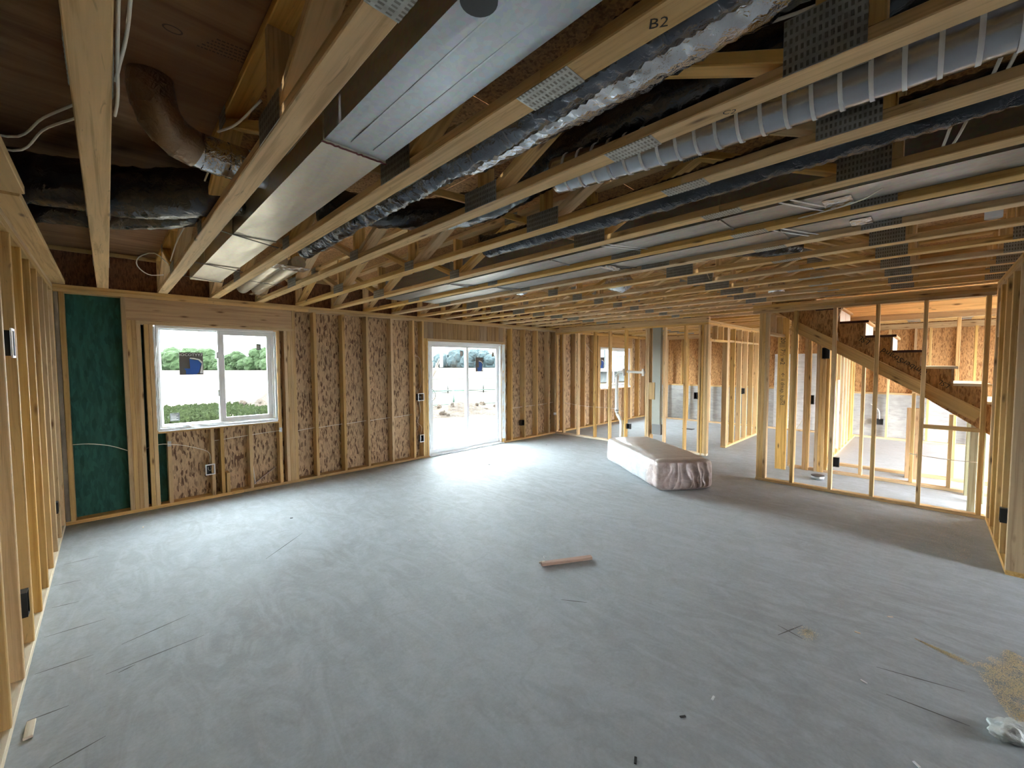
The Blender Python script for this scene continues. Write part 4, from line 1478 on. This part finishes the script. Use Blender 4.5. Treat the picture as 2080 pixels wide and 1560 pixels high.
cable('left of two white cables slanting down at the upper right', [(1.90, -0.14, 2.60), (2.15, -0.10, 2.56), (2.33, -0.05, 2.60), (2.52, -0.02, 2.57), (2.66, -0.01, 2.58)], 0.0055)
cable('right of two white cables slanting down at the upper right', [(1.92, -0.17, 2.60), (2.15, -0.13, 2.56), (2.36, -0.09, 2.60), (2.55, -0.05, 2.57), (2.67, -0.02, 2.57)], 0.0055)
cable('white cable under the nearer galvanised trunk duct', [(2.90, 0.62, 2.485), (2.80, 0.30, 2.48), (2.68, 0.18, 2.485)], 0.004)
cable('white cable pair looping through the far trusses', [(4.35, 1.62, 2.62), (4.33, 1.58, 2.52), (4.36, 1.55, 2.46), (4.33, 1.53, 2.60)], 0.004)
cable('white cable crossing under the stairs to the far studs', [(6.55, 0.12, 0.60), (6.54, -0.1, 0.585), (6.55, -0.25, 0.58), (6.55, -0.44, 0.585)])
cable('white cable dropping to the far foundation outlet', [(X3 - 0.17, 0.85, 0.75), (X3 - 0.17, 0.72, 0.62), (X3 - 0.17, 0.70, 0.43)], 0.008)
cable('white cable hanging off the stair partition stud by the top plate', [(6.585, 0.78, 2.34), (6.60, 0.83, 2.15), (6.59, 0.82, 2.0), (6.60, 0.80, 1.85)], 0.006)
cable('white cable dangling below the box on the stair partition post', [(7.68, 1.27, 1.0), (7.66, 1.30, 0.85), (7.66, 1.42, 0.62)], 0.006)

# cable staples / plates by the window
for i, (x, z, lab) in enumerate(((0.482, 0.735, 'left'), (1.651, 0.765, 'right'))):
    o = box('nail_plate', None, (x - 0.017, x + 0.017), (D - 0.003, D - 0.001), (z - 0.03, z + 0.03), GALV, 0.0005)
    tag(o, 'small metal nail plate on the stud at the %s below the window' % lab, 'plate')
o = tube('cable_plug', [(7.48, D + 0.02, 0.47), (7.515, D - 0.03, 0.47)], 0.03, VINYL, None, 12, 0.02)
tag(o, 'round white plug on a stud in the far corner of the window wall', 'plug')
# offcuts leaning in the cripple bays
o = beam('wood_offcut', None, (1.325, D + 0.09, 0.06), (1.60, D + 0.11, 0.24), 0.03, 0.012, OLDW, (0, 1, 0))
tag(o, 'thin grey offcut leaning in the bay under the window', 'offcut')
o = beam('plastic_offcut', None, (1.345, D + 0.07, 0.07), (1.318, D + 0.05, 0.36), 0.03, 0.006, VINYL, (0, 1, 0))
tag(o, 'white strip standing in the bay under the window', 'offcut')

# ================================================================== loose things on the floor
def bundle():
    ax = Vector((1.04, 1.43, 0)).normalized()
    L, Wd, Hh = 1.78, 0.78, 0.40
    t = thing('insulation_bundle', 'long bundle wrapped in crumpled white plastic lying on the floor', 'bundle', (5.80, 2.86, 0))
    t.rotation_euler = (0, 0, math.atan2(ax.y, ax.x))
    NU, NV = 64, 112
    vs, fs = [], []
    for i in range(NU + 1):
        u = -1 + 2 * i / NU
        e = max(0.0, (abs(u) - 0.93) / 0.07)
        shrink = 1 - 0.16 * e * e
        for j in range(NV):
            t_ = 2 * math.pi * j / NV
            c, s = math.cos(t_), math.sin(t_)
            p = 0.30
            yy = math.copysign(abs(c) ** p, c) * Wd / 2 * shrink
            zz = math.copysign(abs(s) ** p, s) * Hh / 2 * shrink
            zz *= 1 + 0.07 * (1 - u * u) * (1 if s > 0 else 0)
            x = u * L / 2
            fold = noise.noise(Vector((x * 7, yy * 6, zz * 6)))
            big = noise.noise(Vector((x * 2.2, yy * 2.0, 3 + zz * 2)))
            k = 1 + 0.03 * big + (0.02 + 0.035 * max(0, abs(u) - 0.55)) * fold
            # tight wrap rings near the ends
            k -= 0.03 * math.exp(-((abs(u) - 0.80) / 0.03) ** 2)
            vs.append(Vector((x, yy * k, max(-Hh / 2, zz * k))))
    for i in range(NU):
        for j in range(NV):
            j2 = (j + 1) % NV
            fs.append((i * NV + j, (i + 1) * NV + j, (i + 1) * NV + j2, i * NV + j2))
    # gathered ends: a sheet folded into upright pleats
    GA, GB = 72, 26
    for end in (0, 1):
        sg = 1 if end else -1
        o0 = len(vs)
        for a in range(GA + 1):
            for b in range(GB + 1):
                p, q = -1 + 2 * a / GA, -1 + 2 * b / GB
                yy = p * (1 - 0.10 * abs(q) ** 6) * Wd / 2 * 0.86
                zz = q * (1 - 0.10 * abs(p) ** 6) * Hh / 2 * 0.86
                edge = 1 - max(abs(p), abs(q)) ** 6
                lean = 1.6 * noise.noise(Vector((yy * 4, zz * 5, 2 + end))) + zz * 2.0 * math.sin(yy * 9)
                w_ = yy * 21 + lean
                ridge = (1 - abs(math.sin(w_))) ** 1.5
                ridge2 = (1 - abs(math.sin(w_ * 1.7 + 1.1 + 2 * noise.noise(Vector((yy * 6, zz * 9, 7)))))) ** 2
                amp = 0.6 + 0.5 * noise.noise(Vector((yy * 7, zz * 6, 5 + end)))
                out = edge * (0.012 + 0.060 * amp * ridge + 0.030 * ridge2 * (0.5 - 0.5 * q))
                vs.append(Vector((sg * (L / 2 - 0.004 + out), yy, zz)))
        for a in range(GA):
            for b in range(GB):
                k0 = o0 + a * (GB + 1) + b
                f = (k0, k0 + GB + 1, k0 + GB + 2, k0 + 1)
                fs.append(f if end else tuple(reversed(f)))
    s = NT('plastic_wrap')
    v = s.coords(False)
    sep = s.n('ShaderNodeSeparateXYZ')
    s.l(v, sep.inputs[0])
    mr = s.n('ShaderNodeMapRange')
    mr.inputs['From Min'].default_value = -0.50
    mr.inputs['From Max'].default_value = -0.62
    s.l(sep.outputs[0], mr.inputs[0])
    nz = s.noise(v, 9, 4, 0.6, 0.6)
    col = s.ramp(nz, [(0.35, (0.44, 0.45, 0.46)), (0.6, (0.56, 0.585, 0.60))])
    pink = s.ramp(nz, [(0.35, (0.40, 0.30, 0.27)), (0.65, (0.62, 0.53, 0.52))])
    col = s.mix(mr.outputs[0], col, pink)
    top = s.n('ShaderNodeMapRange')
    top.inputs['From Min'].default_value = 0.165
    top.inputs['From Max'].default_value = 0.185
    s.l(sep.outputs[2], top.inputs[0])
    col = s.mix(top.outputs[0], col, (0.40, 0.345, 0.31))
    # faint grey print on the long side
    pr = s.n('ShaderNodeTexBrick')
    pr.inputs['Scale'].default_value = 14
    pr.inputs['Color1'].default_value = (0, 0, 0, 1)
    pr.inputs['Color2'].default_value = (0.5, 0.5, 0.5, 1)
    pr.inputs['Mortar'].default_value = (0, 0, 0, 1)
    cm = s.n('ShaderNodeCombineXYZ')
    s.l(sep.outputs[0], cm.inputs[0])
    s.l(sep.outputs[2], cm.inputs[1])
    s.l(cm.outputs[0], pr.inputs['Vector'])
    pf = s.n('ShaderNodeMath', operation='MULTIPLY')
    s.l(pr.outputs['Color'], pf.inputs[0])
    s.l(s.ramp(s.noise(s.scale(v, (3, 3, 30)), 3, 3), [(0.5, (0, 0, 0)), (0.56, (0.5, 0.5, 0.5))]), pf.inputs[1])
    col = s.mix(pf.outputs[0], col, (0.22, 0.24, 0.29))
    s.bump(s.noise(v, 14, 2, 0.5, 0.2), 0.3, 0.02)
    mat = s.done(col, 0.32, 0, 0.5)
    m = bpy.data.meshes.new('plastic_wrap')
    m.from_pydata(vs, [], fs)
    m.update()
    m.materials.append(mat)
    for p in m.polygons:
        p.use_smooth = True
    o = bpy.data.objects.new('plastic_wrap', m)
    COL.objects.link(o)
    o.parent = t
    o.location = (0, 0, Hh / 2)
    return t


bundle()

sc_ = thing('wood_scrap', 'narrow weathered stick of scrap wood in the middle of the floor', 'wood scrap', (2.66, 2.06, 0))
beam('stick', sc_, (2.465, 2.165, 0.016), (2.85, 1.945, 0.016), 0.040, 0.028, OLDW, (0.5, 0.85, 0))
beam('chipped_edge', sc_, (2.46, 2.185, 0.022), (2.50, 2.16, 0.026), 0.014, 0.012, PALEW, (0.5, 0.85, 0))
tube('nail', [(2.545, 2.20, 0.012), (2.555, 2.22, 0.03)], 0.003, VINYL, sc_, 6, 0.02)

# crushed water bottle
cb = thing('crushed_bottle', 'crushed clear plastic water bottle at the lower right corner', 'bottle', (2.77, -0.325, 0))
s = NT('clear_crumpled_plastic')
v = s.coords(False)
s.bump(s.noise(v, 60, 3), 0.6, 0.01)
s.b.inputs['Transmission Weight'].default_value = 0.35
s.b.inputs['IOR'].default_value = 1.3
CLEARP = s.done((0.84, 0.92, 0.94), 0.18, 0, 0.6)
bm = bmesh.new()
bmesh.ops.create_icosphere(bm, subdivisions=4, radius=0.04)
for vv in bm.verts:
    c = vv.co.copy()
    k = 1 + 0.30 * noise.noise(c * 34) + 0.16 * abs(noise.noise(c * 80)) + 0.07 * math.sin(c.x * 300 + c.y * 60)
    vv.co = Vector((c.x * 2.1 * k, c.y * 1.35 * k, max(-0.030, c.z * 1.0 * k)))
me = bpy.data.meshes.new('bottle_body')
bm.to_mesh(me)
bm.free()
for p in me.polygons:
    p.use_smooth = True
obj('bottle_body', me, CLEARP, cb, (2.765, -0.315, 0.030), (0, 0, -0.75))
tube('bottle_neck', [(2.81, -0.365, 0.03), (2.845, -0.40, 0.026)], 0.013, CLEARP, cb, 14, 0.01)
tube('bottle_cap', [(2.845, -0.40, 0.026), (2.86, -0.415, 0.025)], 0.016, VINYL, cb, 16, 0.01)

# sawdust
def sawdust():
    rnd = random.Random(3)
    vs, fs = [], []
    def fl_(x, y, s_):
        a = rnd.uniform(0, 6.28)
        c, q = math.cos(a) * s_, math.sin(a) * s_
        z = rnd.uniform(0.0006, 0.004)
        i = len(vs)
        vs.extend([(x - c, y - q, 0.0004), (x + q * 0.5, y - c * 0.5, z), (x + c, y + q, 0.0008), (x - q * 0.5, y + c * 0.5, z * 0.6)])
        fs.append((i, i + 1, i + 2, i + 3))
    A, B = Vector((3.375, 0.0)), Vector((3.30, -0.20))
    for _ in range(1600):
        u = rnd.random()
        p = A.lerp(B, u)
        w = 0.004 + 0.022 * u
        fl_(p.x + rnd.gauss(0, w * 0.6), p.y + rnd.gauss(0, w * 0.5), rnd.uniform(0.0016, 0.0040))
    C = [Vector((3.30, -0.22)), Vector((3.62, -0.37)), Vector((3.50, -0.55)), Vector((2.95, -0.48)), Vector((2.88, -0.33))]
    cen = Vector((3.22, -0.42))
    k = 0
    while k < 15000:
        i = rnd.randrange(5)
        a, b = C[i], C[(i + 1) % 5]
        u, w = rnd.random(), rnd.random() ** 0.6
        p = cen.lerp(a.lerp(b, u), w)
        q = noise.noise(Vector((p.x * 14, p.y * 14, 0)))
        if q + 0.55 * (1 - w) < rnd.uniform(-0.45, 0.45):
            k += 0.25
            continue
        fl_(p.x, p.y, rnd.uniform(0.0016, 0.0042))
        k += 1
    for _ in range(1500):        # thin spill in front of the right wall
        x = rnd.uniform(5.0, 6.4)
        yv = -0.35 + abs(rnd.gauss(0, 0.35))
        fl_(x, yv, rnd.uniform(0.0016, 0.0042))
    for _ in range(420):
        fl_(2.985 + rnd.gauss(0, 0.03), 0.465 + rnd.gauss(0, 0.022), rnd.uniform(0.0016, 0.0040))
    o = mesh_obj('sawdust', vs, fs, plain('sawdust_flakes', (0.74, 0.64, 0.44), 0.9), None)
    tag(o, 'pale sawdust spilled on the slab at the lower right', 'sawdust', None, 'stuff')
sawdust()

# small wood chips and scraps
chips = [(2.06, 0.69, 'white'), (2.72, 0.18, 'white'), (1.85, 0.75, 'dark'), (2.3, -0.02, 'white'), (3.55, 0.12, 'pale'), (1.95, 3.35, 'white'), (0.2, 5.55, 'pale'), (4.4, 5.0, 'dark'),
         (6.3, 5.4, 'dark'), (1.35, 4.75, 'dark'), (1.5, 0.8, 'dark'), (3.2, 0.25, 'pale')]
CW = ['well in front of the wood scrap', 'between the pencil lines at the right', 'left of the tiny white scrap in front', 'at the bottom edge of the picture', 'before the sawdust streak', 'under the window',
      'by the green sheathing', 'in front of the patio door', 'right of the patio door', 'before the window wall', 'lowest at the bottom', 'right of the crossed pencil marks']
for i, (x, y, c) in enumerate(chips):
    m = {'white': VINYL, 'dark': INK, 'pale': PALEW}[c]
    a = i * 1.3
    o = beam('wood_chip', None, (x - 0.014 * math.cos(a), y - 0.014 * math.sin(a), 0.003), (x + 0.014 * math.cos(a), y + 0.014 * math.sin(a), 0.005), 0.010, 0.005, m, (-math.sin(a), math.cos(a), 0))
    tag(o, 'tiny %s scrap lying loose on the slab %s' % (c, CW[i]), 'scrap', 'tiny %s scraps on the slab' % c)
o = thing('floor_lamp_puck', 'small round tin lying on the slab under the stairs', 'tin', (7.12, 1.05, 0))
o.name = 'round_tin'
tube('tin_body', [(7.12, 1.05, 0.0), (7.12, 1.05, 0.05)], 0.075, GALV, o, 20, 0.02)
tube('tin_lid', [(7.12, 1.05, 0.05), (7.12, 1.05, 0.058)], 0.079, DARK, o, 20, 0.02)
o = panel('floor_register', None, (10.25, 10.40), (4.05, 4.30), (0.0, 0.012), DARK)
tag(o, 'dark flat plate on the slab of the room beyond', 'plate')
o = box('wood_chip_block', None, (-0.325, -0.295), (2.74, 2.86), (0.0, 0.012), PALEW)
o.name = 'wood_shim'
tag(o, 'pale flat shim against the bottom plate of the left wall', 'shim')

# ================================================================== outdoors
gz = -0.20
g = panel('ground', None, (-400, 500), (-200, 500), (gz - 0.3, gz), GROUND)
tag(g, 'wide dry field outside the house', None, None, 'structure')
o = panel('patio_slab', None, (3.7, 6.3), (D + 0.16, D + 1.25), (gz, -0.06), conc_mat('dark_concrete', (0.028, 0.032, 0.035), (0.042, 0.046, 0.050)))  # very dark concrete, set to keep the stoop from washing out
tag(o, 'pale concrete stoop outside the patio door', 'slab')


def blob_tree(name, label, base, h, w, mat, group, seed, trunk=True, low=0.12):
    t = thing(name, label, 'tree', base, group)
    rnd = random.Random(seed)
    bm = bmesh.new()
    nb = 7
    for k in range(nb):
        r = w * rnd.uniform(0.22, 0.36)
        z = h * (low + (0.92 - low) * rnd.random())
        off = (1 - abs(z / h - 0.45)) * w * 0.28
        mat_ = Matrix.Translation((rnd.uniform(-off, off), rnd.uniform(-off, off), min(z, h - r * 0.8)))
        bmesh.ops.create_icosphere(bm, subdivisions=3, radius=r, matrix=mat_)
    for v in bm.verts:
        q = noise.noise(v.co * (2.4 / max(1, w * 0.3)) + Vector((seed, 0, 0)))
        q2 = noise.noise(v.co * 2.6 + Vector((seed, 5, 0)))
        v.co += v.normal * (w * 0.05 * q + 0.28 * q2)
        v.co.z = max(v.co.z, 0.02)
    me = bpy.data.meshes.new('crown')
    bm.to_mesh(me)
    bm.free()
    obj('crown', me, mat, t, base)
    if trunk:
        tube('trunk', [Vector(base), Vector(base) + Vector((0, 0, h * 0.5))], w * 0.035, BARK, t, 8, 1.0)
    return t


TR = [(16.3, 195.5, 8.2, 9), (18.4, 192.2, 7.0, 8), (20.6, 188.8, 7.6, 9), (23.0, 185.0, 6.6, 8), (25.1, 181.7, 7.4, 7), (26.9, 179.0, 5.2, 6), (29.0, 175.4, 4.6, 6),
      (30.8, 172.9, 5.6, 6), (32.9, 169.3, 6.6, 6), (34.7, 166.5, 4.6, 6), (36.6, 163.4, 7.6, 7), (38.2, 161.0, 8.8, 7), (40.0, 158.2, 6.8, 7), (42.5, 155.0, 7.4, 8)]
for i, (x, y, h, w) in enumerate(TR):
    blob_tree('field_tree', 'green tree across the field through the window, %s from the left' % ('first second third fourth fifth sixth seventh eighth ninth tenth eleventh twelfth thirteenth fourteenth'.split()[i]),
              (x, y, gz), h, w, LEAF, 'trees at the edge of the field', 20 + i, True, 0.10)
DT = [(125.0, 176.8, 7, 12), (128.0, 169.6, 9.0, 12), (131.0, 164.0, 7, 12), (132.8, 160.7, 9.0, 10), (134.5, 157.0, 8.5, 10), (136.0, 153.2, 6.5, 9), (137.5, 150.1, 5.0, 9), (123.5, 180.0, 4, 9)]
for i, (x, y, h, w) in enumerate(DT):
    blob_tree('distant_tree', 'hazy blue distant tree seen through the patio door, %s from the left' % ('second third fourth fifth sixth seventh eighth first'.split()[i]),
              (x, y, gz), h, w, LEAFB, 'hazy distant trees', 60 + i, True, 0.10)
# weeds and the dirt heap outside the window
def weeds():
    rnd = random.Random(9)
    vs, fs = [], []
    for _ in range(5200):
        u, w = rnd.random(), rnd.random()
        x = 0.2 + 5.2 * u
        y = 16.2 + 5.0 * w
        if x > 3.0 and rnd.random() < (x - 3.0) * 0.42:
            continue
        if noise.noise(Vector((x * 1.1, y * 0.9, 4))) < -0.25:
            continue
        hgt = rnd.uniform(0.08, 0.30)
        a = rnd.uniform(0, 6.28)
        s_ = rnd.uniform(0.02, 0.07)
        i = len(vs)
        c, q = math.cos(a) * s_, math.sin(a) * s_
        vs.extend([(x - c, y - q, gz), (x + c, y + q, gz + 0.02), (x + c * 0.6 + rnd.gauss(0, 0.05), y + q * 0.6, gz + hgt), (x - c * 1.4 + rnd.gauss(0, 0.04), y - q, gz + hgt * 0.8)])
        fs.append((i, i + 1, i + 2, i + 3))
    o = mesh_obj('weeds', vs, fs, WEED, None)
    tag(o, 'low green weeds along the edge of the field outside the window', 'weeds', None, 'stuff')
weeds()


def mound(name, label, c, rx, ry, h, seed):
    n, m = 26, 9
    vs, fs = [Vector((0, 0, h))], []
    for i in range(1, m + 1):
        r = i / m
        for j in range(n):
            t = 2 * math.pi * j / n
            p = Vector((rx * r * math.cos(t), ry * r * math.sin(t), h * (1 - r) ** 1.2))
            q = noise.noise(Vector((p.x * 2.2 + seed, p.y * 2.2, seed))) + 0.6 * noise.noise(Vector((p.x * 6 + seed, p.y * 6, seed)))
            p.z += (0.16 * q * h * (1 - r * r))
            p.z = max(p.z, -0.02)
            vs.append(p)
    for j in range(n):
        fs.append((0, 1 + j, 1 + (j + 1) % n))
    for i in range(m - 1):
        for j in range(n):
            a, b = 1 + i * n + j, 1 + i * n + (j + 1) % n
            fs.append((a, a + n, b + n, b))
    o = mesh_obj(name, vs, fs, DIRT, None, c)
    tag(o, label, 'dirt heap')
    rnd = random.Random(seed)
    for k in range(10):
        t, r = rnd.uniform(0, 6.28), rnd.uniform(0.2, 0.9)
        bm = bmesh.new()
        bmesh.ops.create_icosphere(bm, subdivisions=2, radius=rnd.uniform(0.05, 0.14))
        for v in bm.verts:
            v.co *= 1 + 0.4 * noise.noise(v.co * 12 + Vector((k, 0, 0)))
        me = bpy.data.meshes.new('clod')
        bm.to_mesh(me)
        bm.free()
        pos = Vector((rx * r * math.cos(t), ry * r * math.sin(t), h * (1 - r) ** 1.2 + 0.03))
        obj('clod', me, DIRT, o, Vector(c) + pos)
    return o


mound('dirt_heap', 'brown heap of dug clay outside the window', (5.4, 20.0, gz), 2.0, 2.4, 1.0, 3)
mound('dirt_heap', 'long low heap of clay beyond the patio door, left', (9.6, 12.6, gz), 2.4, 1.3, 0.42, 5)
mound('dirt_heap', 'long low heap of clay beyond the patio door, right', (11.9, 11.4, gz), 2.2, 1.2, 0.42, 8)
mound('dirt_heap', 'weedy heap of soil beyond the black fence', (20.0, 18.6, gz), 3.0, 1.6, 0.8, 12)
# fences
def fence(name, label, pts, h, mat, infill):
    t = thing(name, label, 'fence', (*pts[0], gz))
    for p in pts:
        tube('post', [(p[0], p[1], gz), (p[0], p[1], gz + h)], 0.042, mat, t, 8, 0.4)
    for a, b in zip(pts, pts[1:]):
        for z in ([h, 0.06] if not infill else [h, h * 0.5, 0.06]):
            tube('rail', [(a[0], a[1], gz + z), (b[0], b[1], gz + z)], 0.026, mat, t, 6, 0.6)
        n = int((Vector(b) - Vector(a)).length / 0.18)
        vs, fs = [], []
        for k in range(1, n):
            x = a[0] + (b[0] - a[0]) * k / n
            y = a[1] + (b[1] - a[1]) * k / n
            v_, f_ = tube_data([Vector((x, y, gz + 0.06)) - Vector((*a, gz)), Vector((x, y, gz + h)) - Vector((*a, gz))], 0.0035, 4, 0, False)
            o0 = len(vs)
            vs += v_
            fs += [tuple(q + o0 for q in f) for f in f_]
        if vs:
            mesh_obj('wire_mesh', vs, fs, mat, t, (*a, gz))
    return t
fence('green_fence', 'low green wire fence outside the patio door', [(8.9, 15.4), (11.05, 14.95), (12.75, 13.9), (14.4, 12.9)], 0.68, FENCEG, False)
fence('black_fence', 'black wire fence farther out beyond the green one', [(12.6, 22.0), (15.3, 21.3), (17.4, 20.3), (20.2, 19.2)], 0.92, FENCEK, False)
o = panel('grass_strip', None, (11.0, 22.0), (22.4, 25.0), (gz - 0.02, gz + 0.02), leaf_mat('strip_grass', (0.008, 0.024, 0.013), (0.014, 0.034, 0.018), 2))
tag(o, 'strip of green grass behind the fences', 'grass', None, 'stuff')
# sapling
sp = thing('sapling', 'thin dry bush behind the fence at the left of the patio door', 'bush', (14.7, 22.6, gz))
rnd = random.Random(4)
for k in range(14):
    a = rnd.uniform(0, 6.28)
    tube('branch', [(14.7, 22.6, gz), (14.7 + 0.25 * math.cos(a), 22.6 + 0.25 * math.sin(a), gz + 0.9), (14.7 + rnd.uniform(0.4, 0.9) * math.cos(a), 22.6 + 0.7 * math.sin(a), gz + rnd.uniform(1.4, 2.3))], 0.022, BARK, sp, 5, 0.3)
# neighbouring house seen through the far window
hs = thing('neighbour_house', 'pale neighbouring house with a railed deck seen through the far window', 'house', (38, 25, gz))
box('house_wall', hs, (31, 46), (22.6, 30), (gz, 6.5), SIDING, 0.01)
beam('roof', hs, (31, 22.2, 6.5), (31, 26.3, 8.6), 16, 0.15, ROOFM, (1, 0, 0)).location.x += 7.5
box('deck_floor', hs, (32.6, 44), (20.6, 22.6), (0.9, 1.25), SIDEW, 0.01)
for x in (32.8, 36.6, 40.2, 43.8):
    box('deck_post', hs, (x, x + 0.16), (20.65, 20.81), (gz, 2.5), SIDEW, 0.01)
box('deck_rail', hs, (32.6, 44), (20.65, 20.75), (2.40, 2.50), SIDEW, 0.01)
box('deck_rail', hs, (32.6, 44), (20.65, 20.75), (1.35, 1.43), SIDEW, 0.01)
x = 33.0
while x < 43.8:
    box('baluster', hs, (x, x + 0.05), (20.67, 20.72), (1.4, 2.42), SIDEW, 0.005)
    x += 0.30
for a, b in ((35.2, 37.4), (39.6, 41.0)):
    wn = box('house_window', hs, (a, b), (22.54, 22.60), (1.4, 3.2), SIDEW, 0.01)
    box('house_pane', wn, (a + 0.1, b - 0.1), (22.50, 22.54), (1.5, 3.1), HWIN, 0.005)
